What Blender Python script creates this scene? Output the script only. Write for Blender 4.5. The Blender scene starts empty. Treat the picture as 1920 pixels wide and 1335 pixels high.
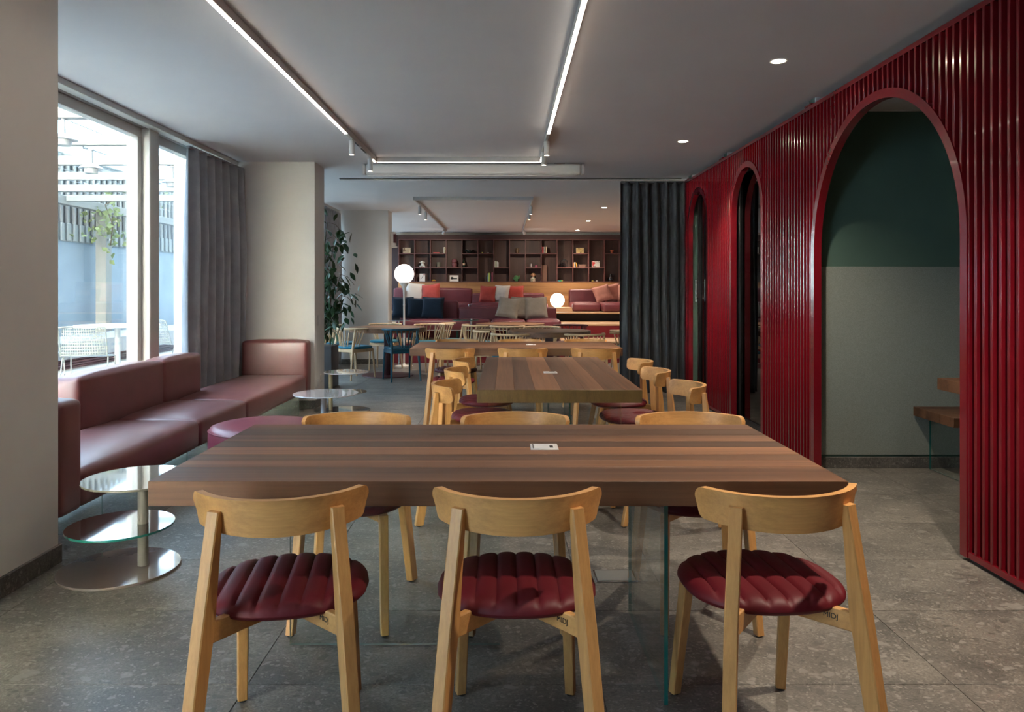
import bpy, bmesh, math, random
from mathutils import Vector, Matrix, Euler
random.seed(7)
PI = math.pi
scene = bpy.context.scene
COL = scene.collection

# ------------------------------------------------------------------ camera, sky, sun, exposure
H = 1.296                      # camera height
CEIL = 2.70
F = 1400.0                     # focal length in pixels of the 1920 x 1335 frame
cam_d = bpy.data.cameras.new('camera')
cam_d.sensor_width = 36.0
cam_d.sensor_fit = 'HORIZONTAL'
cam_d.lens = F / 1920 * 36.0
cam_d.shift_x = (960 - 949) / 1920
cam_d.shift_y = -(667.5 - 544) / 1920
cam_d.clip_start = 0.05
cam = bpy.data.objects.new('camera', cam_d)
cam.location = (0, 0, H)
cam.rotation_euler = (PI / 2, 0, 0)
COL.objects.link(cam)
scene.camera = cam

world = bpy.data.worlds.new('sky')
scene.world = world
world.use_nodes = True
bg = world.node_tree.nodes['Background']
bg.inputs[0].default_value = (0.58, 0.78, 1.0, 1)
bg.inputs[1].default_value = 3.3

sun_d = bpy.data.lights.new('sun', 'SUN')
sun_d.energy = 420.0
sun_d.color = (1.0, 0.94, 0.83)
sun_d.angle = 0.02
sun = bpy.data.objects.new('sun', sun_d)
sun.rotation_euler = Vector((-0.80, -0.33, -0.50)).to_track_quat('-Z', 'Y').to_euler()
COL.objects.link(sun)

def portal(y0, y1):            # guides sky sampling through a window opening
    d = bpy.data.lights.new('window_portal', 'AREA')
    d.shape = 'RECTANGLE'; d.size = y1 - y0; d.size_y = 2.6
    d.cycles.is_portal = True
    o = bpy.data.objects.new('window_portal', d)
    o.location = (-3.24, (y0 + y1) / 2, 1.32)
    o.rotation_euler = Vector((1, 0, 0)).to_track_quat('-Z', 'Z').to_euler()
    COL.objects.link(o)
for a, b in ((-1.5, 3.1), (3.56, 8.15), (8.62, 13.08), (13.55, 18.0)):
    portal(a, b)

vs = scene.view_settings
vs.view_transform = 'Standard'
vs.look = 'None'
vs.gamma = 1.0
vs.use_curve_mapping = False
vs.exposure = 1.82
scene.cycles.use_denoising = True
scene.cycles.max_bounces = 10
scene.cycles.diffuse_bounces = 6
scene.cycles.transparent_max_bounces = 24
scene.cycles.sample_clamp_indirect = 11.0
scene.cycles.caustics_reflective = False
scene.cycles.caustics_refractive = False

# ------------------------------------------------------------------ helpers
def X(u, Y): return (u - 949) * Y / F
def Z(v, Y): return H - (v - 544) * Y / F

class MB:
    """collects geometry for ONE mesh"""
    def __init__(s): s.v = []; s.f = []; s.m = []
    def add(s, vs_, fs, mi=0, M=None):
        n = len(s.v)
        if M is not None: vs_ = [M @ Vector(p) for p in vs_]
        s.v += [tuple(p) for p in vs_]
        s.f += [tuple(i + n for i in f) for f in fs]
        s.m += [mi] * len(fs)
        return s
    def box(s, x0, x1, y0, y1, z0, z1, mi=0, M=None):
        return s.add([(x0,y0,z0),(x1,y0,z0),(x1,y1,z0),(x0,y1,z0),(x0,y0,z1),(x1,y0,z1),(x1,y1,z1),(x0,y1,z1)],
                     [(0,3,2,1),(4,5,6,7),(0,1,5,4),(1,2,6,5),(2,3,7,6),(3,0,4,7)], mi, M)
    def rbox(s, x0, x1, y0, y1, z0, z1, r=0.01, seg=2, mi=0, M=None):
        bm = bmesh.new()
        bmesh.ops.create_cube(bm, size=1)
        for p in bm.verts:
            p.co = ((x0+x1)/2 + p.co.x*(x1-x0), (y0+y1)/2 + p.co.y*(y1-y0), (z0+z1)/2 + p.co.z*(z1-z0))
        bmesh.ops.bevel(bm, geom=bm.edges[:], offset=r, segments=seg, profile=0.5, affect='EDGES')
        bm.verts.index_update()
        s.add([p.co.copy() for p in bm.verts], [[q.index for q in f.verts] for f in bm.faces], mi, M)
        bm.free(); return s
    def lathe(s, prof, n=32, c=(0,0,0), mi=0, M=None):
        """prof: list of (r, z); r = 0 closes"""
        vs_ = []; rings = []
        for r, z in prof:
            if r < 1e-6:
                rings.append([len(vs_)]); vs_.append((c[0], c[1], c[2]+z))
            else:
                rings.append(list(range(len(vs_), len(vs_)+n)))
                vs_ += [(c[0]+r*math.cos(2*PI*k/n), c[1]+r*math.sin(2*PI*k/n), c[2]+z) for k in range(n)]
        fs = []
        for a, b in zip(rings, rings[1:]):
            if len(a) == 1 and len(b) == 1: continue
            for k in range(n):
                k2 = (k+1) % n
                if len(a) == 1: fs.append((a[0], b[k2], b[k]))
                elif len(b) == 1: fs.append((a[k], a[k2], b[0]))
                else: fs.append((a[k], a[k2], b[k2], b[k]))
        return s.add(vs_, fs, mi, M)
    def cyl(s, p0, p1, r0, r1=None, n=16, mi=0):
        r1 = r0 if r1 is None else r1
        p0 = Vector(p0); p1 = Vector(p1); d = p1 - p0
        M = Matrix.Translation(p0) @ d.to_track_quat('Z', 'Y').to_matrix().to_4x4()
        L = d.length
        return s.lathe([(0,0),(r0,0),(r1,L),(0,L)], n, mi=mi, M=M)
    def tube(s, pts, r, n=8, mi=0):
        pts = [Vector(p) for p in pts]; rs = r if isinstance(r, (list, tuple)) else [r]*len(pts)
        vs_ = []; fs = []; up = Vector((0, 0, 1)); prev = None
        for i, p in enumerate(pts):
            t = (pts[min(i+1, len(pts)-1)] - pts[max(i-1, 0)]).normalized()
            if prev is None:
                a = up if abs(t.dot(up)) < 0.95 else Vector((1, 0, 0))
                nx = t.cross(a).normalized()
            else:
                nx = (prev - t*prev.dot(t)).normalized()
            prev = nx; ny = t.cross(nx)
            for k in range(n):
                a = 2*PI*k/n
                vs_.append(p + (nx*math.cos(a) + ny*math.sin(a))*rs[i])
        for i in range(len(pts)-1):
            for k in range(n):
                k2 = (k+1) % n
                fs.append((i*n+k, i*n+k2, (i+1)*n+k2, (i+1)*n+k))
        fs.append(tuple(range(n-1, -1, -1))); fs.append(tuple(range((len(pts)-1)*n, len(pts)*n)))
        return s.add(vs_, fs, mi)
    def bar(s, p0, p1, w0, d0, w1=None, d1=None, yaw=0.0, bev=0.003, mi=0):
        """tapered rectangular bar from p0 to p1 with horizontal end sections (w along local x, d along local y)"""
        w1 = w0 if w1 is None else w1; d1 = d0 if d1 is None else d1
        vs_ = []
        def ring(p, w, d):
            b = min(bev, w/3, d/3); w /= 2; d /= 2
            q = [(-w+b,-d),(w-b,-d),(w,-d+b),(w,d-b),(w-b,d),(-w+b,d),(-w,d-b),(-w,-d+b)]
            c, sn = math.cos(yaw), math.sin(yaw)
            return [(p[0]+x*c-y*sn, p[1]+x*sn+y*c, p[2]) for x, y in q]
        vs_ = ring(p0, w0, d0) + ring(p1, w1, d1)
        fs = [tuple(range(7, -1, -1)), tuple(range(8, 16))]
        for k in range(8):
            k2 = (k+1) % 8
            fs.append((k, k2, 8+k2, 8+k))
        return s.add(vs_, fs, mi)
    def prism(s, poly, z0, z1, mi=0, M=None):
        n = len(poly)
        vs_ = [(x, y, z0) for x, y in poly] + [(x, y, z1) for x, y in poly]
        fs = [tuple(range(n-1, -1, -1)), tuple(range(n, 2*n))]
        for k in range(n):
            k2 = (k+1) % n
            fs.append((k, k2, n+k2, n+k))
        return s.add(vs_, fs, mi, M)
    def sphere(s, c, r, n=20, m=12, sc=(1,1,1), mi=0, M=None):
        prof = [(r*math.sin(PI*i/m), -r*math.cos(PI*i/m)) for i in range(m+1)]
        prof[0] = (0, -r); prof[-1] = (0, r)
        MM = Matrix.Translation(c) @ Matrix.Diagonal((sc[0], sc[1], sc[2], 1))
        if M is not None: MM = M @ MM
        return s.lathe(prof, n, mi=mi, M=MM)
    def mesh(s, name, mats, ang=38):
        me = bpy.data.meshes.new(name)
        me.from_pydata(s.v, [], s.f)
        for m in (mats if isinstance(mats, (list, tuple)) else [mats]): me.materials.append(m)
        me.polygons.foreach_set('material_index', s.m)
        me.polygons.foreach_set('use_smooth', [True]*len(s.f))
        me.update()
        me.set_sharp_from_angle(angle=math.radians(ang))
        return me

def link(name, data, parent=None, loc=(0,0,0), rz=0.0):
    o = bpy.data.objects.new(name, data)
    o.location = loc; o.rotation_euler = (0, 0, rz)
    if parent: o.parent = parent
    COL.objects.link(o); return o
def obj(name, mb, mats, parent=None, loc=(0,0,0), rz=0.0, ang=38):
    return link(name, mb.mesh(name, mats, ang) if isinstance(mb, MB) else mb, parent, loc, rz)
def tag(o, label, cat, group=None):
    o['label'] = label; o['category'] = cat
    if group: o['group'] = group
    return o
def thing(name, label, cat, loc=(0,0,0), rz=0.0, group=None):
    return tag(link(name, None, None, loc, rz), label, cat, group)
def struct(name, mb, mats, label=None):
    o = obj(name, mb, mats) if mb is not None else link(name, None)
    o['kind'] = 'structure'
    if label: o['label'] = label
    return o
def dup(root, loc, rz, label, group=None):
    r = root.copy(); COL.objects.link(r); r.location = loc; r.rotation_euler = (0, 0, rz)
    r['label'] = label
    if group: r['group'] = group
    for ch in root.children:
        c = ch.copy(); COL.objects.link(c); c.parent = r
        for g in ch.children:
            d = g.copy(); COL.objects.link(d); d.parent = c
    return r

# ------------------------------------------------------------------ materials
def nt(name):
    m = bpy.data.materials.new(name); m.use_nodes = True
    n = m.node_tree; n.nodes.clear()
    out = n.nodes.new('ShaderNodeOutputMaterial')
    b = n.nodes.new('ShaderNodeBsdfPrincipled')
    n.links.new(b.outputs[0], out.inputs[0])
    return m, n, b
def setp(b, rough=0.5, metal=0.0, coat=0.0, spec=0.5, sheen=0.0):
    b.inputs['Roughness'].default_value = rough
    b.inputs['Metallic'].default_value = metal
    b.inputs['Coat Weight'].default_value = coat
    b.inputs['Coat Roughness'].default_value = 0.05
    b.inputs['Specular IOR Level'].default_value = spec
    b.inputs['Sheen Weight'].default_value = sheen
def rgba(c): return (c[0], c[1], c[2], 1)
def noise(n, coord, scale, detail=4, rough=0.55):
    t = n.nodes.new('ShaderNodeTexNoise')
    t.inputs['Scale'].default_value = scale; t.inputs['Detail'].default_value = detail
    t.inputs['Roughness'].default_value = rough
    n.links.new(coord, t.inputs['Vector']); return t
def ramp(n, fac, stops):
    r = n.nodes.new('ShaderNodeValToRGB')
    els = r.color_ramp.elements
    while len(els) < len(stops): els.new(0.5)
    for e, (p, c) in zip(els, stops): e.position = p; e.color = rgba(c)
    n.links.new(fac, r.inputs[0]); return r
def mixc(n, fac, a, b, mode='MIX'):
    x = n.nodes.new('ShaderNodeMix'); x.data_type = 'RGBA'; x.blend_type = mode
    for sock, val in ((x.inputs[0], fac), (x.inputs[6], a), (x.inputs[7], b)):
        if isinstance(val, (int, float)): sock.default_value = val
        elif isinstance(val, tuple): sock.default_value = rgba(val)
        else: n.links.new(val, sock)
    return x.outputs[2]
def bump(n, b, h, strength=0.2, dist=0.01):
    k = n.nodes.new('ShaderNodeBump'); k.inputs['Strength'].default_value = strength
    k.inputs['Distance'].default_value = dist
    n.links.new(h, k.inputs['Height']); n.links.new(k.outputs[0], b.inputs['Normal'])
def tc(n, kind='Object'):
    return n.nodes.new('ShaderNodeTexCoord').outputs[kind]
def mapping(n, coord, scale):
    m = n.nodes.new('ShaderNodeMapping'); m.inputs['Scale'].default_value = scale
    n.links.new(coord, m.inputs['Vector']); return m.outputs[0]

def plain(name, c, rough=0.5, metal=0.0, coat=0.0, spec=0.5, var=0.06, scale=30, bmp=0.0, sheen=0.0):
    m, n, b = nt(name); setp(b, rough, metal, coat, spec, sheen)
    t = noise(n, tc(n), scale, 3)
    lo = tuple(max(0, x*(1-var)) for x in c); hi = tuple(min(1, x*(1+var)) for x in c)
    r = ramp(n, t.outputs[0], [(0.3, lo), (0.7, hi)])
    n.links.new(r.outputs[0], b.inputs['Base Color'])
    if bmp: bump(n, b, t.outputs[0], bmp, 0.004)
    return m
def wood(name, dark, light, axis=0, scale=26, stretch=16, rough=0.45, tint=False, figure=0.35, coat=0.0, spec=0.5):
    m, n, b = nt(name); setp(b, rough, coat=coat, spec=spec)
    co = tc(n)
    if tint:
        oi = n.nodes.new('ShaderNodeObjectInfo')
        ad = n.nodes.new('ShaderNodeVectorMath'); ad.operation = 'ADD'
        ml = n.nodes.new('ShaderNodeVectorMath'); ml.operation = 'SCALE'
        n.links.new(oi.outputs['Color'], ml.inputs[0]); ml.inputs['Scale'].default_value = 17.0
        n.links.new(co, ad.inputs[0]); n.links.new(ml.outputs[0], ad.inputs[1]); co = ad.outputs[0]
    sc = [1.0, 1.0, 1.0]; sc[axis] = 1.0/stretch
    mp = mapping(n, co, tuple(sc))
    g = noise(n, mp, scale*2.6, 6, 0.7)
    f = noise(n, mp, scale*0.35, 3, 0.5)
    c1 = ramp(n, g.outputs[0], [(0.32, dark), (0.62, light)]).outputs[0]
    mid = tuple(x*0.72 for x in dark)
    c2 = ramp(n, f.outputs[0], [(0.35, mid), (0.52, light), (0.7, tuple(min(1, x*1.18) for x in light))]).outputs[0]
    c = mixc(n, figure, c1, c2)
    if tint: c = mixc(n, 1.0, c, oi.outputs['Color'], 'MULTIPLY')
    n.links.new(c, b.inputs['Base Color'])
    bump(n, b, g.outputs[0], 0.08, 0.002)
    return m
def emit(name, c, s):
    m = bpy.data.materials.new(name); m.use_nodes = True
    n = m.node_tree; n.nodes.clear()
    o = n.nodes.new('ShaderNodeOutputMaterial'); e = n.nodes.new('ShaderNodeEmission')
    e.inputs[0].default_value = rgba(c); e.inputs[1].default_value = s
    n.links.new(e.outputs[0], o.inputs[0]); return m
def thin_glass(name, tintc=(0.94, 0.98, 0.96), ior=1.5, boost=1.0):
    m = bpy.data.materials.new(name); m.use_nodes = True
    n = m.node_tree; n.nodes.clear()
    o = n.nodes.new('ShaderNodeOutputMaterial')
    t = n.nodes.new('ShaderNodeBsdfTransparent'); t.inputs[0].default_value = rgba(tintc)
    g = n.nodes.new('ShaderNodeBsdfGlossy'); g.inputs['Roughness'].default_value = 0.0
    g.inputs[0].default_value = (1, 1, 1, 1)
    lw = n.nodes.new('ShaderNodeLayerWeight'); lw.inputs[0].default_value = 0.5
    pw = n.nodes.new('ShaderNodeMath'); pw.operation = 'POWER'; pw.inputs[1].default_value = 5.0
    n.links.new(lw.outputs['Facing'], pw.inputs[0])
    mu = n.nodes.new('ShaderNodeMath'); mu.operation = 'MULTIPLY_ADD'
    mu.inputs[1].default_value = 0.96*boost; mu.inputs[2].default_value = 0.04*boost
    n.links.new(pw.outputs[0], mu.inputs[0])
    x = n.nodes.new('ShaderNodeMixShader')
    n.links.new(mu.outputs[0], x.inputs[0]); n.links.new(t.outputs[0], x.inputs[1]); n.links.new(g.outputs[0], x.inputs[2])
    n.links.new(x.outputs[0], o.inputs[0]); return m

def stone(name, tone=1.0, rough=0.38, warm=(1.0, 0.97, 0.92)):
    """grey conglomerate stone: fine matrix, pale and dark pebbles"""
    m, n, b = nt(name)
    geo = n.nodes.new('ShaderNodeNewGeometry')
    oi = n.nodes.new('ShaderNodeObjectInfo')
    ad = n.nodes.new('ShaderNodeVectorMath'); ad.operation = 'ADD'
    cb = n.nodes.new('ShaderNodeCombineXYZ')
    mu = n.nodes.new('ShaderNodeMath'); mu.operation = 'MULTIPLY'; mu.inputs[1].default_value = 31.0
    n.links.new(oi.outputs['Random'], mu.inputs[0]); n.links.new(mu.outputs[0], cb.inputs[2])
    n.links.new(geo.outputs['Position'], ad.inputs[0]); n.links.new(cb.outputs[0], ad.inputs[1])
    wob = noise(n, ad.outputs[0], 9, 3)
    ad2 = n.nodes.new('ShaderNodeVectorMath'); ad2.operation = 'MULTIPLY_ADD'
    n.links.new(wob.outputs['Color'], ad2.inputs[0]); ad2.inputs[1].default_value = (0.10, 0.10, 0.10)
    n.links.new(ad.outputs[0], ad2.inputs[2])
    co = mapping(n, ad2.outputs[0], (1.0, 1.35, 1.0))
    def C(*c): return tuple(x*tone*w for x, w in zip(c, warm))
    fine = noise(n, co, 95, 5, 0.75)
    base = ramp(n, fine.outputs[0], [(0.3, C(.085,.083,.078)), (0.5, C(.165,.160,.150)), (0.72, C(.27,.26,.245))]).outputs[0]
    cloud = noise(n, co, 3.2, 4)
    base = mixc(n, 0.75, base, ramp(n, cloud.outputs[0], [(0.35, (.50,.50,.50)), (0.68, (1.25,1.22,1.18))]).outputs[0], 'MULTIPLY')
    for sc, th, dist, c in ((70, .70, .42, C(.30,.29,.27)), (30, .80, .38, C(.30,.29,.275)), (34, .14, .40, C(.07,.068,.065)), (14, .86, .34, C(.27,.262,.25)), (15, .12, .36, C(.085,.083,.08)), (7, .93, .28, C(.27,.262,.25))):
        vo = n.nodes.new('ShaderNodeTexVoronoi'); vo.inputs['Scale'].default_value = sc
        n.links.new(co, vo.inputs['Vector'])
        sp = n.nodes.new('ShaderNodeSeparateColor'); n.links.new(vo.outputs['Color'], sp.inputs[0])
        cmp1 = n.nodes.new('ShaderNodeMath'); cmp1.operation = 'GREATER_THAN' if th > .5 else 'LESS_THAN'
        n.links.new(sp.outputs[0], cmp1.inputs[0]); cmp1.inputs[1].default_value = th
        rr = ramp(n, vo.outputs['Distance'], [(dist*.75, (1,1,1)), (dist, (0,0,0))])
        mm = n.nodes.new('ShaderNodeMath'); mm.operation = 'MULTIPLY'
        n.links.new(cmp1.outputs[0], mm.inputs[0]); n.links.new(rr.outputs[0], mm.inputs[1])
        mm2 = n.nodes.new('ShaderNodeMath'); mm2.operation = 'MULTIPLY'; mm2.inputs[1].default_value = 0.66
        n.links.new(mm.outputs[0], mm2.inputs[0])
        base = mixc(n, mm2.outputs[0], base, c)
    n.links.new(base, b.inputs['Base Color'])
    setp(b, rough, spec=0.45)
    bump(n, b, fine.outputs[0], 0.04, 0.002)
    return m

def weave(name, c, c2, scale=420, rough=0.9, sheen=0.0):
    m, n, b = nt(name); setp(b, rough, spec=0.2, sheen=sheen)
    co = tc(n)
    a = noise(n, mapping(n, co, (1, 1, .12)), scale, 2); d = noise(n, mapping(n, co, (.12, 1, 1)), scale, 2)
    f = mixc(n, 0.5, a.outputs[0], d.outputs[0])
    n.links.new(ramp(n, f, [(0.4, c), (0.6, c2)]).outputs[0], b.inputs['Base Color'])
    bump(n, b, f, 0.25, 0.002)
    return m
def leather(name, c, rough=0.42, spec=0.5, sheen=0.0):
    m, n, b = nt(name); setp(b, rough, spec=spec, sheen=sheen)
    t = noise(n, tc(n), 5, 4); g = noise(n, tc(n), 260, 2)
    n.links.new(ramp(n, t.outputs[0], [(0.3, tuple(x*.86 for x in c)), (0.7, tuple(x*1.14 for x in c))]).outputs[0], b.inputs['Base Color'])
    bump(n, b, g.outputs[0], 0.06, 0.002)
    return m
def cloth(name, c, scale=7):
    m, n, b = nt(name); setp(b, 0.95, spec=0.15, sheen=0.25)
    co = tc(n)
    t = noise(n, co, scale, 4); g = noise(n, co, 320, 2)
    n.links.new(ramp(n, t.outputs[0], [(0.3, tuple(x*.85 for x in c)), (0.7, tuple(min(1, x*1.12) for x in c))]).outputs[0], b.inputs['Base Color'])
    bump(n, b, t.outputs[0], 0.35, 0.02)
    return m
def art(name, paper, inks, scale=9, seed=0.0, th=0.56):
    """flat print: ink shapes on paper"""
    m, n, b = nt(name); setp(b, 0.6)
    co = tc(n); c = paper
    for i, (ink, sc, t) in enumerate(inks):
        mp = n.nodes.new('ShaderNodeMapping'); mp.inputs['Location'].default_value = (seed+i*3.1, seed*1.7, seed+i)
        n.links.new(co, mp.inputs['Vector'])
        no = noise(n, mp.outputs[0], sc, 3)
        r = ramp(n, no.outputs[0], [(t, (0,0,0)), (t+.03, (1,1,1))])
        c = mixc(n, r.outputs[0], c, ink)
    n.links.new(c, b.inputs['Base Color'])
    return m

M = {}
M['plaster'] = plain('white_plaster', (.70,.685,.655), .85, var=.03, scale=3, bmp=.03)
M['ceiling'] = plain('ceiling_paint', (.66,.67,.70), .9, var=.02, scale=2)
M['stone'] = stone('grey_conglomerate_tile', 1.05)
M['stone_base'] = stone('conglomerate_skirting', .85, .5)
M['joint'] = plain('tile_joint', (.06,.06,.058), .9)
M['ash_x'] = wood('ash_wood_along_x', (.46,.225,.070), (.63,.335,.115), 0, 40, 22, .42)
M['ash_z'] = wood('ash_wood_along_z', (.45,.22,.068), (.61,.325,.112), 2, 40, 22, .42)
M['ash_y'] = wood('ash_wood_along_y', (.46,.235,.08), (.60,.33,.128), 1, 40, 22, .42)
M['beech'] = wood('pale_beech', (.56,.36,.19), (.70,.48,.28), 2, 30, 14, .45)
M['walnut_x'] = wood('walnut_along_x', (.056,.025,.0125), (.158,.076,.038), 0, 26, 40, .48, tint=True, figure=.5, spec=.38)
M['walnut_y'] = wood('walnut_along_y', (.115,.058,.032), (.235,.125,.072), 1, 22, 26, .36, tint=True, figure=.55)
M['edge_oak'] = wood('oak_end_grain_edge', (.075,.042,.010), (.12,.070,.019), 2, 60, 3, .45)
M['oak_wall'] = wood('knotty_oak_panel', (.29,.135,.05), (.46,.24,.095), 0, 16, 14, .5, tint=True, figure=.5)
M['oak_step'] = wood('light_oak_tread', (.42,.25,.14), (.58,.38,.23), 0, 20, 16, .5)
M['red_leather'] = leather('dark_red_leather', (.098,.004,.009), .54, .35)
M['sofa'] = leather('burgundy_sofa_leather', (.155,.036,.036), .40, .95, .08)
M['sofa_back'] = leather('burgundy_bench_leather', (.145,.030,.040), .42)
M['pouf'] = leather('raspberry_leather', (.21,.040,.058), .35)
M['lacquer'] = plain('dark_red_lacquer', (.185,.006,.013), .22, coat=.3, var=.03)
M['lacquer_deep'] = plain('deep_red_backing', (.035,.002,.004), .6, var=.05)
M['riser_red'] = plain('red_riser_paint', (.20,.010,.018), .45, var=.04)
M['maroon_metal'] = plain('maroon_powder_coat', (.075,.014,.018), .45, var=.04)
M['charcoal'] = cloth('charcoal_curtain', (.33,.34,.365), 5)
M['midnight'] = cloth('blue_black_curtain', (.045,.052,.062), 5)
M['green'] = plain('dark_green_paint', (.075,.135,.105), .8, var=.05, scale=2)
M['felt'] = plain('grey_green_felt', (.26,.285,.25), .95, spec=.1, var=.22, scale=330, bmp=.2)
M['black'] = plain('black_metal', (.008,.008,.009), .4)
M['white_metal'] = plain('white_powder_coat', (.66,.66,.65), .45, var=.02)
M['frame_white'] = plain('window_frame_white', (.50,.50,.48), .4, var=.02)
M['track_grey'] = plain('track_grey_white', (.50,.485,.47), .5, var=.02)
M['chrome'] = plain('brushed_steel', (.55,.55,.55), .25, metal=1.0)
M['glass'] = thin_glass('clear_glass', (.955,.985,.972))
M['pane'] = thin_glass('window_pane', (.93,.965,.975), 1.5)
M['dark_glass'] = thin_glass('smoked_glass', (.30,.33,.33), 1.5)
def glass_edge_mat():
    m, n, b = nt('green_glass_edge'); setp(b, .08, coat=.6)
    b.inputs['Base Color'].default_value = (.012,.14,.12,1)
    b.inputs['Emission Color'].default_value = (0,0,0,1)
    return m
M['glass_edge'] = glass_edge_mat()
M['pale_edge'] = plain('pale_glass_edge', (.20,.27,.25), .15, coat=.5)
M['beige_glass'] = plain('back_painted_beige_glass', (.30,.29,.24), .03, coat=1.0, spec=.9, var=.02)
M['white_glass'] = plain('back_painted_white_glass', (.60,.59,.60), .03, coat=1.0, spec=.8, var=.02)
M['taupe'] = plain('taupe_painted_steel', (.20,.165,.15), .10, coat=.8, var=.02)
M['brown_mirror'] = plain('brown_smoked_disc', (.07,.040,.036), .05, coat=1.0, spec=.8, var=.02)
M['pole_grey'] = plain('grey_beige_pole', (.24,.235,.21), .35, var=.02)
M['brass'] = plain('pale_brass_pole', (.62,.55,.34), .32, metal=.5, var=.02)
M['teal'] = plain('teal_lacquer', (.008,.085,.13), .35, var=.03)
M['teal_cloth'] = cloth('teal_upholstery', (.015,.14,.20))
M['strip'] = emit('led_strip', (1.0, .86, .72), 6.2)
M['strip_far'] = emit('led_strip_cross', (1.0, .84, .68), 5.0)
M['down'] = emit('downlight_led', (1.0, .84, .62), 45.0)
M['spot_led'] = emit('spot_led', (1.0, .82, .6), 6.0)
M['globe'] = emit('opal_globe', (1.0, .88, .74), 2.2)
M['opal_base'] = plain('opal_white', (.75,.70,.64), .35, var=.01)
M['shelf'] = wood('aubergine_stained_shelf', (.095,.034,.031), (.125,.048,.043), 2, 20, 10, .5, figure=.4)
M['shelf_back'] = wood('aubergine_back_panel', (.055,.026,.021), (.085,.042,.032), 2, 14, 14, .55, figure=.6)
M['wallbrown'] = plain('aubergine_wall', (.055,.026,.024), .7)
M['navy'] = cloth('navy_cushion', (.012,.024,.042))
M['coral'] = cloth('coral_cushion', (.36,.055,.042))
M['cream'] = cloth('cream_cushion', (.55,.50,.44))
M['beige'] = cloth('taupe_cushion', (.30,.25,.205))
M['pink'] = cloth('salmon_cushion', (.52,.235,.185))
M['leaf'] = plain('ficus_leaf', (.018,.060,.014), .38, var=.35, scale=8)
M['bark'] = plain('ficus_bark', (.10,.075,.05), .9)
M['pot_grey'] = plain('grey_planter', (.085,.082,.085), .5)
M['plate'] = plain('white_plastic', (.60,.59,.58), .4, var=.01)
M['socket_dark'] = plain('socket_black', (.01,.01,.01), .5)
# outdoors
M['fin_render'] = plain('beige_fin_render', (.40,.38,.32), .85, var=.03)
M['lantern_white'] = plain('lantern_enamel', (.32,.32,.32), .4, var=.02)
M['beam_white'] = plain('pergola_paint', (.22,.22,.21), .6, var=.03)
M['terrace'] = plain('pale_terrace_paving', (.46,.44,.40), .8, var=.08, scale=3)
M['blue_wall'] = plain('blue_grey_render', (.25,.31,.37), .85, var=.06, scale=1.5)
M['corrugated'] = plain('corrugated_sheet', (.28,.295,.29), .6, var=.05)
M['fence_slat'] = plain('white_fence_slat', (.30,.30,.29), .6, var=.04)
M['fence_back'] = plain('fence_back_sheet', (.13,.14,.145), .7, var=.05)
M['granite'] = plain('grey_granite', (.34,.34,.35), .7, var=.4, scale=120)
M['deck'] = plain('brown_red_louvre', (.12,.055,.055), .7)
M['cream_wall'] = plain('cream_render', (.78,.74,.65), .85, var=.03)
M['far_wall'] = plain('pale_grey_facade', (.16,.18,.19), .9, var=.05, scale=1)
M['concrete'] = plain('concrete_parapet', (.42,.42,.40), .9, var=.12, scale=4)
M['mesh_grey'] = plain('grey_perforated_metal', (.17,.18,.17), .45, var=.02)
M['vine'] = plain('vine_leaf', (.16,.20,.08), .7, var=.5, scale=10)

# ================================================================== THE SETTING
Y_END = 18.35
fl = struct('floor', MB().box(-3.2, 4.25, -2.6, Y_END+.1, -.15, -.004), M['joint'], 'grey conglomerate stone tile floor')
TX, TY = 1.16, .568
tile_me = MB().rbox(-TX/2+.0012, TX/2-.0012, -TY/2+.0012, TY/2-.0012, -.004, 0.0, .0008, 1).mesh('tile', M['stone'])
for i in range(7):
    for j in range(-8, 20):
        link('tile', tile_me, fl, (-.85 - 2*TX + TX*(i+.5), 2.455 + TY*(j+.5), 0))

struct('ceiling', MB().box(-3.3, 4.4, -2.7, Y_END+.2, CEIL, 2.95), M['ceiling'], 'plain pale ceiling')
struct('wall_behind', MB().box(-3.2, 4.3, -2.7, -2.6, 0, CEIL), M['green'])
struct('wall_sun_block', MB().box(-3.35, 4.4, -2.7, 48, 2.951, 15), M['cream_wall'], 'unseen block added above the room to shade the terrace from the sun')  # unseen mass, sized to keep sun off the terrace and fence
struct('wall_sun_block_low', MB().box(-3.35, 4.4, Y_END+.3, 48, -.01, 2.95), M['cream_wall'], 'unseen block added beyond the room to keep sun off the fence')  # ground-level part of the added sun-blocking mass
struct('wall_right_near', MB().box(2.21, 2.35, -2.65, .9, 0, CEIL), M['lacquer'])
struct('wall_right_rear', MB().box(4.15, 4.3, 9.3, Y_END, 0, CEIL), M['plaster'])
struct('wall_end', MB().box(-3.2, 4.3, Y_END, Y_END+.12, 0, CEIL), M['wallbrown'], 'dark aubergine end wall behind the bookcase')

# pillars between the window bays, each with a stone skirting
def pillar(x0, x1, y0, y1, label):
    p = struct('pillar', MB().box(x0, x1, y0, y1, 0, CEIL), M['plaster'], label)
    mb = MB()
    mb.rbox(x0+.02, x1+.013, y0-.013, y1+.013, 0, .088, .003, 1)
    obj('skirting', mb, M['stone_base'], p)
    return p
pillar(-3.16, -2.13, -1.93, -1.50, 'white plaster pillar behind us, outside the picture')
struct('wall_left', MB().box(-3.2, -3.06, -2.65, -1.93, 0, CEIL), M['plaster'])
pillar(-3.16, -2.13, 3.12, 3.55, 'white plaster pillar at the left edge of the picture')
pillar(-3.16, -2.095, 8.17, 8.60, 'white plaster pillar behind the far end of the sofa')
pillar(-3.16, -2.07, 13.10, 13.53, 'white plaster pillar beside the globe floor lamp')

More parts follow.
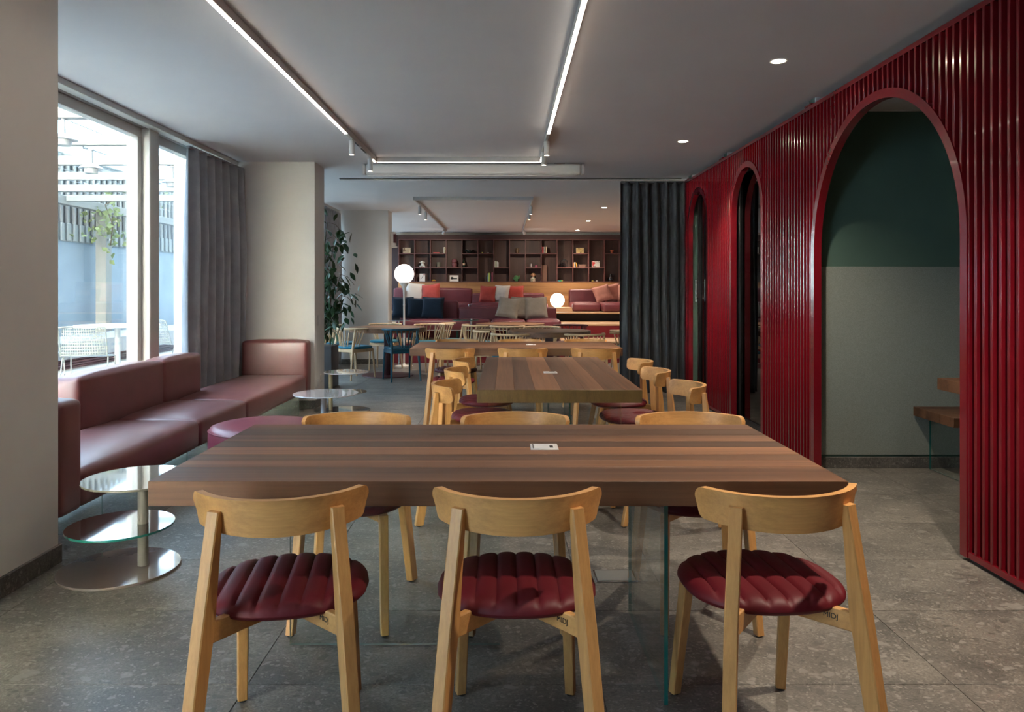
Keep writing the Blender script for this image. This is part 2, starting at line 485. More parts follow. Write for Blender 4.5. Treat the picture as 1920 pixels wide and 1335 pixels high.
# window bays on the left: fixed panes, wide mullion, white frames
def window(n, y0, y1, m0, m1):
    w = struct('window_%d' % n, None, None, 'floor to ceiling glazed window bay with white frame')
    xo, xi = -3.15, -3.07
    obj('window_frame', MB().rbox(xo, xi, y0, y1, 2.58, 2.66, .004, 1), M['frame_white'], w)
    obj('window_frame', MB().rbox(xo, xi, y0, y1, 0, .075, .004, 1), M['frame_white'], w)
    for a, b in ((y0, y0+.065), (m0-.065, m0), (m1, m1+.065), (y1-.065, y1)):
        obj('window_frame', MB().rbox(xo, xi, a, b, .075, 2.58, .004, 1), M['frame_white'], w)
    obj('mullion', MB().rbox(-3.20, -3.0, m0, m1, 0, 2.66, .006, 1), M['frame_white'], w)
    obj('curtain_track', MB().rbox(-3.02, -2.93, y0, y1, 2.655, CEIL, .004, 1).rbox(-3.2, -3.04, y0, y1, 2.66, CEIL, .003, 1), M['frame_white'], w)
    for a, b in ((y0+.065, m0-.065), (m1+.065, y1-.065)):
        obj('pane', MB().box(-3.122, -3.114, a, b, .075, 2.58), M['pane'], w)
window(1, -1.50, 3.12, .7, .9)
window(2, 3.55, 8.17, 6.29, 6.46)
window(3, 8.60, 13.10, 11.0, 11.2)
window(4, 13.53, 18.3, 15.8, 16.0)

# ---- red slatted wall with three arched openings
XR = 2.204
ARCH = ((3.618, 5.335), (6.45, 7.295), (8.20, 9.00))
APEX = 2.425
FW = .054
def arch_z(y, off):
    for a, b in ARCH:
        c = (a+b)/2; r = (b-a)/2 + off
        if abs(y-c) < r:
            return APEX - (b-a)/2 + math.sqrt(r*r - (y-c)**2)
    return None
wr = struct('wall_right', None, None, 'glossy dark red slatted wall with three arched openings')
WT = 2.635; WB = .018
Y0, Y1 = .9, 9.18
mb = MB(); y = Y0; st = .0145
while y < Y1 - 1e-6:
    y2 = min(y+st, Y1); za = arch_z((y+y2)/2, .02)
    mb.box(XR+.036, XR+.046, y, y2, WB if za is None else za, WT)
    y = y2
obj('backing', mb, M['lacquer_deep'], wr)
slat_cache = {}
k = -44
while True:
    y = 3.508 + .0579*k; k += 1
    if y > Y1 - .03: break
    if y < Y0 + .02: continue
    z0 = WB + .02
    for a, b in ARCH:
        c = (a+b)/2; r = (b-a)/2; dd = abs(y-c)
        if dd < r + FW - .010:                      # cut where the slat meets the arch frame
            z0 = APEX - r + math.sqrt(max(0, (r+.022)**2 - dd**2))
    key = round(z0, 3)
    if key not in slat_cache:
        slat_cache[key] = MB().rbox(0, .037, -.009, .009, z0, WT-.02, .0025, 1).mesh('slat', M['lacquer'])
    link('slat', slat_cache[key], wr, (XR, y, 0))
obj('top_rail', MB().rbox(XR-.002, XR+.046, Y0, Y1, WT-.03, WT, .002, 1), M['lacquer'], wr)
segs = [Y0] + [q for a, b in ARCH for q in (a-FW, b+FW)] + [Y1]
for i in range(0, len(segs), 2):
    obj('bottom_rail', MB().rbox(XR-.002, XR+.046, segs[i], segs[i+1], WB, WB+.032, .002, 1), M['lacquer'], wr)
    obj('plinth', MB().box(XR+.012, XR+.046, segs[i], segs[i+1], 0, WB), M['black'], wr)  # black strip stands in for the shadow under the raised panels
obj('end_post', MB().rbox(XR-.003, XR+.05, Y1-.03, Y1+.02, WB, WT, .002, 1), M['lacquer'], wr)
for y in (5.45, 7.66, 9.12):
    obj('joint_cap', MB().rbox(XR-.004, XR+.05, y-.06, y+.06, WT-.002, WT+.014, .003, 1), M['lacquer'], wr)
for a, b in ARCH:
    c = (a+b)/2; r = (b-a)/2; zs = APEX - r
    path = [(b, WB)] + [(c + r*math.cos(t*PI/40), zs + r*math.sin(t*PI/40)) for t in range(41)] + [(a, WB)]
    path_o = [(b+FW, WB)] + [(c + (r+FW)*math.cos(t*PI/40), zs + (r+FW)*math.sin(t*PI/40)) for t in range(41)] + [(a-FW, WB)]
    mb = MB(); n = len(path); vs_ = []
    for (yi, zi), (yo, zo) in zip(path, path_o):
        vs_ += [(XR-.006, yi, zi), (XR-.006, yo, zo), (XR+.048, yo, zo), (XR+.048, yi, zi)]
    fs = [(0,1,2,3), tuple(4*(n-1)+q for q in (3,2,1,0))]
    for i in range(n-1):
        for q in range(4):
            q2 = (q+1) % 4
            fs.append((4*i+q, 4*(i+1)+q, 4*(i+1)+q2, 4*i+q2))
    obj('arch_frame', mb.add(vs_, fs), M['lacquer'], wr)

# ---- booths behind the arches
FELT_Z = 1.467
def booth_wall(name, y0, y1, x0=2.252, x1=3.9):
    w = struct(name, MB().box(x0, x1, y0, y1, 0, CEIL), M['green'], 'dark green booth wall with a grey felt panel below')
    obj('felt_panel', MB().rbox(x0+.002, x1, y0-.012, y0+.002, .095, FELT_Z, .003, 1), M['felt'], w)
    obj('skirting', MB().rbox(x0+.001, x1, y0-.018, y0+.002, 0, .082, .003, 1), M['stone_base'], w)
    obj('ceiling_strip', MB().rbox(x0+.001, x1, y0-.014, y0+.002, 2.60, CEIL, .003, 1), M['plaster'], w)
    return w
booth_wall('wall_booth_1', 5.45, 5.55)
booth_wall('wall_booth_2', 7.62, 7.72)
booth_wall('wall_booth_3', 9.10, 9.25, 2.26, 4.15)
struct('wall_booth_near', MB().box(2.252, 3.9, .8, .9, 0, CEIL), M['green'])
struct('wall_booth_side', MB().box(3.9, 4.0, .8, 9.1, 0, CEIL), M['green'])
def booth_door(n, y0, y1, x):
    d = struct('door_%d' % n, None, None, 'black framed smoked glass door behind the arch')
    for a, b in ((y0, y0+.045), (y1-.075, y1)):
        obj('door_frame', MB().rbox(x, x+.05, a, b, .012, 2.5, .003, 1), M['black'], d)
    obj('door_frame', MB().rbox(x, x+.05, y0+.045, y1-.075, 2.42, 2.5, .003, 1), M['black'], d)
    obj('door_frame', MB().rbox(x, x+.05, y0+.045, y1-.075, .012, .07, .003, 1), M['black'], d)
    obj('pane', MB().box(x+.02, x+.028, y0+.045, y1-.075, .07, 2.42), M['dark_glass'], d)
    obj('door_handle', MB().cyl((x-.03, y1-.04, 1.16), (x-.03, y1-.04, 1.42), .008, n=10).cyl((x-.03, y1-.04, 1.2), (x, y1-.04, 1.2), .005, n=8).cyl((x-.03, y1-.04, 1.38), (x, y1-.04, 1.38), .005, n=8), M['chrome'], d)
booth_door(1, 6.35, 7.36, 2.272)
booth_door(2, 8.12, 8.86, 2.272)
struct('trim_1', MB().rbox(2.252, 2.34, 9.02, 9.098, 0, 2.5, .003, 1), M['green'], 'green painted door jamb in the farthest arch')

# ---- stepped platform at the far end
pl = struct('platform', None, None, 'stepped seating platform with red risers and oak treads')
def tier(y0, x0, zb, zt, riser_mat, y_next):
    obj('riser', MB().box(x0, 4.15, y0, y0+.04, zb, zt-.03), riser_mat, pl)
    w = (y_next - y0 + .012) / 4
    for i in range(4):
        obj('tread_board', MB().rbox(x0, 4.15, y0-.012+w*i+.001, y0-.012+w*(i+1)-.001, zt-.03, zt, .002, 1), M['oak_step'], pl)
tier(13.30, -2.05, 0, .38, M['riser_red'], 14.40)
tier(14.40, -2.95, .38, .638, M['riser_red'], 15.95)
obj('riser', MB().box(-2.95, 4.15, 15.95, 15.99, .638, .80), M['black'], pl)  # black board stands in for the dark void under the floating slab
obj('top_slab', MB().rbox(-2.95, 4.15, 15.6, 18.34, .80, .83, .002, 1), M['oak_step'], pl)
obj('core', MB().box(-2.95, 4.15, 16.0, 18.34, 0, .79).box(-2.95, 4.15, 14.45, 16.0, 0, .60).box(-2.95, 4.15, 13.56, 14.45, 0, .34).box(-2.04, 4.15, 13.35, 13.56, 0, .34), M['black'], pl)
# oak cladding under the bookcase
wp = struct('wall_cladding', None, None, 'knotty oak board cladding below the bookcase')
YW = 18.0
for r in range(4):
    z0 = .83 + r*.166; x = -2.6 - random.random()*.9
    while x < 4.15:
        L = random.uniform(1.3, 2.4); a = max(x, -2.60); b = min(x+L, 4.15)
        if b - a > .05:
            p = obj('board', MB().rbox(a+.0008, b-.0008, YW, YW+.03, z0+.0008, z0+.1652, .001, 1), M['oak_wall'], wp)
            t = random.uniform(.72, 1.1); p.color = (t, t*random.uniform(.94,1.0), t*random.uniform(.86,1.0), 1)
        x += L

# ceiling curtain rails and small trims
struct('trim_2', MB().box(-2.095, 2.2, 9.36, 9.39, CEIL-.006, CEIL+.001), M['black'], 'black strip across the ceiling standing in for a shaded slot')  # flat strip, no recess; the slot's shade is put into its colour
struct('trim_3', MB().rbox(-2.095, 4.1, 9.40, 9.46, CEIL-.022, CEIL+.001, .003, 1), M['white_metal'], 'white curtain rail across the ceiling')
struct('trim_4', MB().rbox(-2.95, 4.1, 18.27, 18.34, CEIL-.05, CEIL, .003, 1), M['concrete'], 'grey ceiling channel above the bookcase')

# ================================================================== OUTDOORS (terrace beyond the windows)
struct('terrace_ground', MB().box(-30, -3.2, -12, 40, -.2, -.01), M['terrace'], 'pale terrace paving outside the windows')
struct('facade_fin', MB().rbox(-3.66, -3.21, 8.22, 8.52, -.01, 2.72, .005, 1), M['fin_render'], 'cream rendered fin outside the window')
gw = struct('garden_wall', MB().box(-8.9, -8.6, 2, 26, -.01, 2.25), M['blue_wall'], 'blue grey rendered garden wall outside')
obj('corrugated_band', MB().box(-8.6, -8.57, 2, 26, 2.25, 2.60), M['corrugated'], gw)
rib_me = MB().rbox(0, .045, -.055, .055, 2.26, 2.60, .012, 1).mesh('corrugation', M['corrugated'])
fe = thing('slatted_fence', 'white upright slats standing on the garden wall outside', 'fence', (-8.6, 12, 2.6))
obj('back_sheet', MB().box(-.02, -.01, -10, 14, 0, 1.17), M['fence_back'], fe)
slat_me = MB().rbox(0, .06, -.032, .032, 0, 1.2, .005, 1).mesh('slat', M['fence_slat'])
y = 7.98
while y < 22:
    link('slat', slat_me, fe, (0, y-12, 0))
    link('corrugation', rib_me, gw, (-8.57, y, 0))
    y += .22
obj('top_rail', MB().rbox(-.03, .07, -10, 14, 1.2, 1.26, .004, 1), M['fence_slat'], fe)
fb = struct('neighbour_wall', MB().box(-17, -16, -10, 45, 0, 6.2), M['far_wall'], 'pale grey neighbouring building')
obj('parapet', MB().box(-16.05, -15.8, -10, 45, 6.2, 6.8), M['concrete'], fb)
pg = thing('pergola', 'white pergola of posts and cross beams over the terrace', 'pergola', (-8.3, 15.4, 0))
obj('post', MB().rbox(-.11, .11, -.11, .11, -.01, 2.9, .006, 1), M['beam_white'], pg)
for z in (2.45, 2.33): obj('bolt', MB().cyl((.11, -.05, z), (.15, -.05, z), .02), M['chrome'], pg)
obj('edge_beam', MB().rbox(-.08, .08, -12, 6, 2.9, 3.06, .006, 1), M['beam_white'], pg)
beam_me = MB().rbox(-.1, 4.8, -.05, .05, 3.06, 3.18, .006, 1).mesh('beam', M['beam_white'])
for y in (5.9, 7.25, 8.60, 9.95, 11.3, 12.65, 14.0):
    link('beam', beam_me, pg, (0, y-15.4, -.1))
for i in range(7):
    x = 4.3 - i*.62
    obj('wire', MB().tube([(x, -11, 3.12), (x-.05, -5, 3.08), (x, 4, 3.12)], .006, 5), M['mesh_grey'], pg)
struct('bounce_wall', MB().box(-8.3, -4.0, -9.0, -8.0, -.01, 10), M['cream_wall'], 'unseen cream wall added behind us to bounce sunlight onto the pillars')  # added out of view as a sunlit reflector; width set by the light wanted
bn = thing('granite_bench', 'long grey granite bench along the garden wall outside', 'bench', (-7.8, 15, 0))
obj('seat_slab', MB().rbox(-.35, .7, -9, 9, .17, .45, .01, 1), M['granite'], bn)
for i in range(4):
    obj('louvre', MB().rbox(-.3, .55, -9, 9, -.01+i*.044, .02+i*.044, .004, 1), M['deck'], bn)

def perforated(mb, W, Hh, nx, ny, fn, hole=.30):
    """sheet of nx x ny cells, each with a diamond hole; fn maps (s,t) to 3-D"""
    th = .004
    for i in range(nx):
        for j in range(ny):
            s0, s1, t0, t1 = i/nx, (i+1)/nx, j/ny, (j+1)/ny
            sc, tcn = (s0+s1)/2, (t0+t1)/2; ds, dt = (s1-s0)*hole, (t1-t0)*hole
            P = [(s0,t0),(s1,t0),(s1,t1),(s0,t1),(sc-ds,tcn-dt),(sc+ds,tcn-dt),(sc+ds,tcn+dt),(sc-ds,tcn+dt)]
            mb.add([fn(a, b) for a, b in P], [(0,1,5,4),(1,2,6,5),(2,3,7,6),(3,0,4,7)])
def mesh_chair(loc, rz, label):
    t = thing('terrace_chair', label, 'chair', loc, rz, 'perforated metal chairs on the terrace')
    mb = MB()
    perforated(mb, .5, .34, 18, 9, lambda s, q: ((s-.5)*(.52-.05*q), -.22-.06*q-.05*(1-(2*s-1)**2), .46+.36*q))
    obj('backrest', mb, M['mesh_grey'], t)
    mb = MB()
    perforated(mb, .5, .46, 16, 15, lambda s, q: ((s-.5)*.50, -.20+.44*q, .43+.012*(2*q-1)**2))
    obj('seat', mb, M['mesh_grey'], t)
    for sx in (-1, 1):
        obj('leg', MB().tube([(sx*.27, .22, .012), (sx*.265, .20, .42), (sx*.27, -.20, .45), (sx*.27, -.30, .82)], .009, 7), M['mesh_grey'], t)
        obj('leg', MB().tube([(sx*.27, .22, .012), (sx*.27, -.30, .012), (sx*.265, -.14, .43)], .009, 7), M['mesh_grey'], t)
    obj('top_rail', MB().tube([(-.27, -.30, .82), (-.15, -.325, .835), (.15, -.325, .835), (.27, -.30, .82)], .009, 7), M['mesh_grey'], t)
    obj('seat_rail', MB().tube([(-.265, -.19, .47), (-.2, -.23, .475), (.2, -.23, .475), (.265, -.19, .47)], .008, 7).tube([(-.265, .2, .42), (.265, .2, .42)], .008, 7), M['mesh_grey'], t)
mesh_chair((-5.45, 9.75, 0), .25, 'grey perforated metal terrace chair nearest the window, back to us')
mesh_chair((-5.32, 11.95, 0), -.6, 'grey perforated metal terrace chair seen beside the charcoal curtain')
mesh_chair((-6.35, 10.1, 0), .2, 'grey perforated metal terrace chair cut off by the near pillar')
t = thing('terrace_table', 'round white terrace table outside the window', 'table', (-6.35, 12.2, 0))
obj('tabletop', MB().lathe([(0,.70),(.63,.70),(.645,.715),(.63,.73),(0,.73)], 48), M['white_metal'], t)
obj('pole', MB().cyl((0,0,.02), (0,0,.70), .045), M['white_metal'], t)
obj('base', MB().lathe([(0,0),(.3,0),(.3,.015),(.05,.03),(0,.03)], 32), M['white_metal'], t)
def lantern(x, y, ztop, label):
    t = thing('lantern', label, 'lantern', (x, y, ztop), 0, 'white pendant lanterns on the pergola')
    obj('stem', MB().cyl((0,0,-.16), (0,0,0), .022, .018, 12).lathe([(0,0),(.03,0),(.03,.02),(0,.03)], 12), M['lantern_white'], t)
    obj('cap', MB().lathe([(0,-.14),(.05,-.15),(.12,-.19),(.13,-.205),(.075,-.205),(.07,-.26),(.02,-.26),(0,-.25)], 24), M['lantern_white'], t)
    obj('glass_bowl', MB().lathe([(.062,-.26),(.085,-.30),(.085,-.36),(.05,-.40),(0,-.41)], 20), M['glass'], t)
    obj('cable', MB().tube([(0,0,.02), (-.10,.02,.03), (-.13,.05,.16), (.05,.2,.2), (.5,.5,.12)], .005, 5), M['black'], t)
lantern(-4.30, 7.25, 2.96, 'white pendant lantern hanging nearest the left pillar outside')
lantern(-4.78, 8.60, 2.90, 'white pendant lantern hanging in front of the climbing vine')
lantern(-4.45, 9.95, 2.93, 'white pendant lantern seen through the pane next to the charcoal curtain')
vn = thing('climbing_vine', 'leafy vine climbing the pergola post outside', 'vine', (-8.0, 15.1, 2.3))
obj('stem', MB().tube([(0,0,-.1),(.1,-.1,.3),(.0,-.2,.7),(.3,0,.95),(.9,.2,.9)], .012, 6), M['bark'], vn)
lf = MB().add([(0,0,0),(.05,.05,.012),(0,.13,0),(-.05,.05,.012)], [(0,1,2),(0,2,3)]).mesh('leaf', M['vine'])
for i in range(170):
    if i < 110: p = (random.gauss(-.05,.16), random.gauss(-.15,.28), random.gauss(.28,.26))
    else: p = (random.uniform(-.1,1.1), random.uniform(-.2,.4), random.gauss(.92,.10))
    o = link('leaf', lf, vn, p); o.rotation_euler = (random.uniform(-1.5,1.5), random.uniform(-1.5,1.5), random.uniform(0,6))
    s = random.uniform(.6, 1.2); o.scale = (s, s, s)

# ================================================================== FURNITURE
# ---- long tables on glass legs
GL = [M['glass'], M['glass_edge'], M['pale_edge']]
def glass_panel(mb, x0, x1, y0, y1, z0, z1):
    """upright sheet: clear faces, green edges"""
    V = [(x0,y0,z0),(x1,y0,z0),(x1,y1,z0),(x0,y1,z0),(x0,y0,z1),(x1,y0,z1),(x1,y1,z1),(x0,y1,z1)]
    big_x = (x1-x0) > (y1-y0)
    mb.add(V, [(0,1,5,4),(2,3,7,6)], 0 if big_x else 1)
    mb.add(V, [(1,2,6,5),(3,0,4,7)], 2 if big_x else 0)
    mb.add(V, [(0,3,2,1),(4,5,6,7)], 2)
    return mb
TT = .75; TH = .0713
def long_table(label, loc, rz, plank_tones, along='x', widths=None, flip=1, edge=None, box=(.155, .01)):
    """2.0 x 0.905 table, long side on local x"""
    t = thing('long_table', label, 'table', loc, rz, 'long walnut tables on glass legs')
    L, W = 2.0, .905
    tot = sum(widths); y = -W/2
    for w, c in zip(widths, plank_tones):
        w = w*W/tot
        p = obj('plank', MB().rbox(-L/2, L/2, y+.0002, y+w-.0002, TT-TH, TT, .0012, 1), M['walnut_x'], t)
        p.color = (c[0], c[1], c[2], 1)
        y += w
    if edge:
        obj('end_edge', MB().rbox(-L/2-.003, -L/2, -W/2, W/2, TT-TH, TT-.001, .001, 1), edge, t)
    g1 = MB(); glass_panel(g1, -.765*flip if flip > 0 else .0, .0 if flip > 0 else .765, .135, .147, .004, TT-TH)
    obj('glass_leg', g1, GL, t)
    g2 = MB(); glass_panel(g2, .515*flip, .527*flip, -.26, .42, .004, TT-TH)
    obj('glass_leg', g2, GL, t)
    bx, by = box
    pb = obj('power_box', MB().rbox(bx-.048, bx+.048, by-.045, by+.045, TT-.004, TT+.0035, .002, 1), M['plate'], t)
    obj('lid', MB().rbox(bx-.036, bx+.036, by-.036, by+.036, TT+.003, TT+.0048, .001, 1), M['white_metal'], pb)
    obj('hinge_line', MB().box(bx-.040, bx-.0375, by-.034, by+.034, TT+.0034, TT+.0046), M['socket_dark'], pb)
    obj('socket', MB().box(bx+.018, bx+.030, by-.030, by+.006, TT+.0047, TT+.0053), M['socket_dark'], pb)
    return t
def tones(seed, n, lo=.62, hi=1.25):
    r = random.Random(seed); out = []
    for i in range(n):
        b = r.uniform(lo, hi); out.append((b, b*r.uniform(.95,1.0), b*r.uniform(.88,1.0)))
    return out
# stripe order from the near edge to the far edge
TA = [(1.0,.96,.94),(1.5,1.42,1.3),(.85,.82,.78),(1.65,1.55,1.4),(.58,.57,.56),(1.25,1.18,1.1),(.62,.60,.58),(1.1,1.05,1.0)]
WA = [2.6,1.35,1.3,1.7,1.5,1.7,1.6,1.7]
long_table('nearest long walnut table on glass legs, in the foreground', (-.0229, 2.5845, 0), 0, TA, widths=WA)
TB = [(1.35,1.26,1.2),(.95,.92,.92),(1.25,1.18,1.14),(.85,.81,.81),(1.6,1.5,1.42),(.8,.77,.77),(1.3,1.24,1.2),(.65,.64,.66)]
tb = long_table('long walnut table set end on, with a golden oak end edge facing us', (.292, 5.09, 0), PI/2, TB, widths=[1.2,1.5,1.4,1.7,1.9,1.5,1.4,1.3], edge=M['edge_oak'], box=(-.15, 0))
TCn = [(1.0,.95,.9),(1.5,1.4,1.3),(.85,.81,.77),(1.45,1.35,1.25),(.8,.77,.75),(1.1,1.04,1.0),(.9,.86,.83)]
long_table('farthest long walnut table, set crosswise before the round tables', (.094, 7.457, 0), 0, TCn, widths=[1.6,1.2,1.4,1.1,1.6,1.3,1.5])
# end-on table has its own glass legs: one across, one along
for ch in list(tb.children):
    if ch.name.startswith('glass_leg'): bpy.data.objects.remove(ch)
g = MB(); glass_panel(g, -.60, -.588, -.40, .40, .004, TT-TH); obj('glass_leg', g, GL, tb)
g = MB(); glass_panel(g, .12, .80, -.008, .004, .004, TT-TH); obj('glass_leg', g, GL, tb)

# ---- ash chair with channelled red seat
def seat_mesh():
    a, b, p = .228, .212, 2.35
    nr, ns, ny = 8, 7, 22
    xs = []; pitch = 2*a/nr
    for i in range(nr):
        for j in range(ns): xs.append(-a + pitch*(i + j/ns))
    xs.append(a)
    mb = MB(); vs_ = []; fs = []
    zc = .446
    def yb(x): return b*max(0, 1-(abs(x)/a)**p)**(1/p)
    for side in (1, -1):
        off = len(vs_)
        for x in xs:
            ph = ((x + a)/pitch) % 1.0
            rib = .0085*(math.sin(PI*ph)**.33 if 0 < ph < 1 else 0)
            for j in range(ny+1):
                t = -1 + 2*j/ny; t = math.sin(t*PI/2); y = yb(x)*t
                r = min(1, ((abs(x)/a)**p + (abs(y)/b)**p))
                e = math.sqrt(max(0, 1-r**2.2))
                z = zc + (.024*e + rib*min(1, e*1.6) + .006*(y/b)**2*e if side > 0 else -.027*e)
                vs_.append((x*(1.0), y, z))
        n = ny+1
        for i in range(len(xs)-1):
            for j in range(ny):
                q = (off+i*n+j, off+(i+1)*n+j, off+(i+1)*n+j+1, off+i*n+j+1)
                fs.append(q if side > 0 else q[::-1])
    return mb.add(vs_, fs)
def backrest_mesh():
    R, th, zl, zh, cr = .258, .020, .671, .762, .026
    half = math.asin(.232/R); yc = -.262 + R
    mb = MB(); vs_ = []; fs = []
    L = 2*half*R
    us = [cr*(1-math.cos(PI/2*k/9))/L for k in range(9)]
    us = us + [cr/L + (1-2*cr/L)*k/30 for k in range(31)] + [1-q for q in reversed(us)]
    n = len(us)-1
    for i in range(n+1):
        u = us[i]
        s = u*L; d = min(s, L-s)
        rz = cr - math.sqrt(max(0, cr*cr - max(0, cr-d)**2))
        ang = -half + 2*half*u
        bow = .010*math.cos(ang/half*PI/2)          # lower edge dips a little in the middle
        z0 = zl + rz - bow + .004; z1 = zh - rz
        if z1 - z0 < .004: z0, z1 = (z0+z1)/2-.002, (z0+z1)/2+.002
        for (rr, z, tl) in ((R, z0, -.012), (R, z1, 0), (R-th, z1, 0), (R-th, z0, -.012)):
            r = rr + tl
            vs_.append((r*math.sin(ang), yc - r*math.cos(ang), z))
    for i in range(n):
        for q in range(4):
            q2 = (q+1) % 4
            fs.append((4*i+q, 4*i+q2, 4*(i+1)+q2, 4*(i+1)+q))
    fs += [(3,2,1,0), tuple(4*n+q for q in (0,1,2,3))]
    return mb.add(vs_, fs)
def stamp_mesh():
    cu = bpy.data.curves.new('stamp', 'FONT'); cu.body = 'MIDJ'; cu.size = .020; cu.extrude = .0004; cu.align_x = 'CENTER'; cu.align_y = 'CENTER'
    o = bpy.data.objects.new('stamp_tmp', cu); COL.objects.link(o)
    bpy.context.view_layer.update()
    me = bpy.data.meshes.new_from_object(o.evaluated_get(bpy.context.evaluated_depsgraph_get()))
    bpy.data.objects.remove(o); me.name = 'stamp'
    me.materials.clear(); me.materials.append(M['socket_dark'])
    return me
def make_chair(label, loc, rz):
    t = thing('ash_chair', label, 'chair', loc, rz)
    st_ = obj('seat', seat_mesh(), M['red_leather'], t, ang=70)
    obj('backrest', backrest_mesh(), M['ash_x'], t, ang=50)
    for s in (-1, 1):
        # rear leg: flares to the floor, lies against the outside of the backrest
        mb = MB()
        mb.bar((s*.212, -.300, .006), (s*.176, -.236, .44), .034, .046, .036, .052, yaw=s*.42)
        mb.bar((s*.176, -.236, .44), (s*.1535, -.2115, .728), .036, .052, .036, .022, yaw=s*.42)
        obj('leg', mb, M['ash_z'], t)
        mb = MB()
        mb.bar((s*.176, .235, .006), (s*.158, .155, .43), .030, .030, .034, .036, yaw=-s*.3)
        obj('leg', mb, M['ash_z'], t)
        for p in ((s*.212, -.300), (s*.176, .235)):
            obj('foot_pad', MB().cyl((p[0], p[1], 0), (p[0], p[1], .008), .013, n=10), M['black'], t)
        # diagonal rail under the seat
        d = Vector((s*.162, .150, 0)) - Vector((-s*.184, -.244, 0)); L = d.length
        Mx = Matrix.Translation((-s*.184, -.244, .424)) @ Matrix.Rotation(math.atan2(d.y, d.x), 4, 'Z')
        rl = obj('rail', MB().rbox(0, L, -.011, .011, -.030, .026 if s > 0 else .022, .003, 1, M=Mx), M['ash_x'], t)
    return t
HEAD = {'+y': 0, '-y': PI, '+x': -PI/2, '-x': PI/2}
c0 = make_chair('ash chair with red channelled seat, our side of nearest table, left end', (-.626, 2.150, 0), math.radians(8))
stamp = stamp_mesh()
G = 'ash chairs with red seats at the long tables'
c0['group'] = G
def ash(x, y, deg, label): return dup(c0, (x, y, 0), math.radians(deg), label, G)
c1 = ash(.030, 2.160, 0, 'ash chair with red channelled seat, our side of nearest table, middle')
c2 = ash(.737, 2.180, 5, 'ash chair with red channelled seat, our side of nearest table, right end')
for c in (c0, c1, c2):      # maker's stamp on the rail of the three nearest chairs
    o = link('stamp', stamp, c, (.118, -.1865, .423)); a = math.atan2(.150+.232, -.162-.170)
    o.rotation_euler = (PI/2, 0, a + PI)
    o['label'] = 'dark stamped lettering on the rail'
ash(-.632, 3.035, 180, 'ash chair on the far side of the nearest table, left end')
ash(.040, 3.035, 181, 'ash chair on the far side of the nearest table, middle')
ash(.775, 3.035, 179, 'ash chair on the far side of the nearest table, right end')
for y, x, w in ((4.30, -.170, 'nearest us'), (5.05, -.158, 'middle of three'), (5.74, -.150, 'farthest of three')):
    ash(x, y, -90 + random.uniform(-3, 3), 'ash chair on the left of the end-on walnut table, ' + w)
for y, x, w in ((4.27, .876, 'nearest us'), (5.01, .840, 'middle of three'), (5.67, .852, 'farthest of three')):
    ash(x, y, 90 + random.uniform(-3, 3), 'ash chair on the right of the end-on walnut table, ' + w)
for x, w in ((-.518, 'left'), (.154, 'middle'), (.828, 'right')):
    ash(x, 7.005, random.uniform(-2, 2), 'ash chair on our side of the farthest long table, ' + w)
for x, w in ((-.533, 'left'), (.150, 'middle'), (.855, 'right')):
    ash(x, 7.935, 180, 'ash chair on the far side of the farthest long table, ' + w)

# ---- spindle chairs
def make_spindle(label, loc, deg, frame, seat_m):
    t = thing('spindle_chair', label, 'chair', loc, math.radians(deg))
    poly = []
    for k in range(28):
        a = 2*PI*k/28; c, s = math.cos(a), math.sin(a); p = 2/3.2
        poly.append((.225*math.copysign(abs(c)**p, c)*(1.0+.08*s), .215*math.copysign(abs(s)**p, s)))
    mb = MB(); n = len(poly); vs_ = []; fs = []
    for sc, z in ((.0, .446), (.93, .446), (1.0, .452), (1.0, .470), (.95, .482), (.6, .487), (0, .487)):
        vs_ += [(x*max(sc, .001), y*max(sc, .001), z) for x, y in poly]
    for i in range(6):
        for k2 in range(n):
            k3 = (k2+1) % n; fs.append((i*n+k2, i*n+k3, (i+1)*n+k3, (i+1)*n+k2))
    obj('seat', mb.add(vs_, fs), seat_m, t)
    mb = MB()
    for a, b in (((-.185,-.19),(.185,-.19)), ((.185,-.19),(.19,.18)), ((.19,.18),(-.19,.18)), ((-.19,.18),(-.185,-.19))):
        d = Vector((b[0]-a[0], b[1]-a[1], 0)); Mx = Matrix.Translation((a[0], a[1], 0)) @ Matrix.Rotation(math.atan2(d.y, d.x), 4, 'Z')
        mb.rbox(0, d.length, -.011, .011, .395, .447, .004, 1, M=Mx)
    obj('seat_frame', mb, frame, t)
    R = .27
    def top(a): return (R*math.sin(a), .045 - R*math.cos(a)*1.02, .735)
    for s in (-1, 1):
        obj('leg', MB().tube([(s*.20, .225, 0), (s*.19, .18, .44)], [.011, .017], 10), frame, t)
        obj('leg', MB().tube([(s*.215, -.255, 0), (s*.195, -.205, .44), top(s*.78)], [.012, .019, .014], 10), frame, t)
    obj('top_rail', MB().tube([top(-1.5 + 3.0*i/18) for i in range(19)], [.012]+[.0165]*17+[.012], 10), frame, t)
    for a in (-1.3, -1.12, -.95, -.48, -.24, 0, .24, .48, .95, 1.12, 1.3):
        b = a*.62 if abs(a) < .8 else a*.80
        q = top(a)
        obj('spindle', MB().tube([(.205*math.sin(b), -.0 - .20*math.cos(b), .44), ((.205*math.sin(b)+q[0])/2*1.03, (-.20*math.cos(b)+q[1])/2*1.03, .59), q], [.0075, .0085, .007], 7), frame, t)
    return t
SG = 'spindle-back chairs around the round tables'
s0 = make_spindle('pale beech spindle chair with teal seat, at the left round table, in front of planter', (-2.23, 10.97, 0), -37, M['beech'], M['teal_cloth'])
s0['group'] = SG
st = make_spindle('all-teal spindle chair drawn up to the left round table', (-1.52, 10.79, 0), 25, M['teal'], M['teal'])
st['group'] = SG
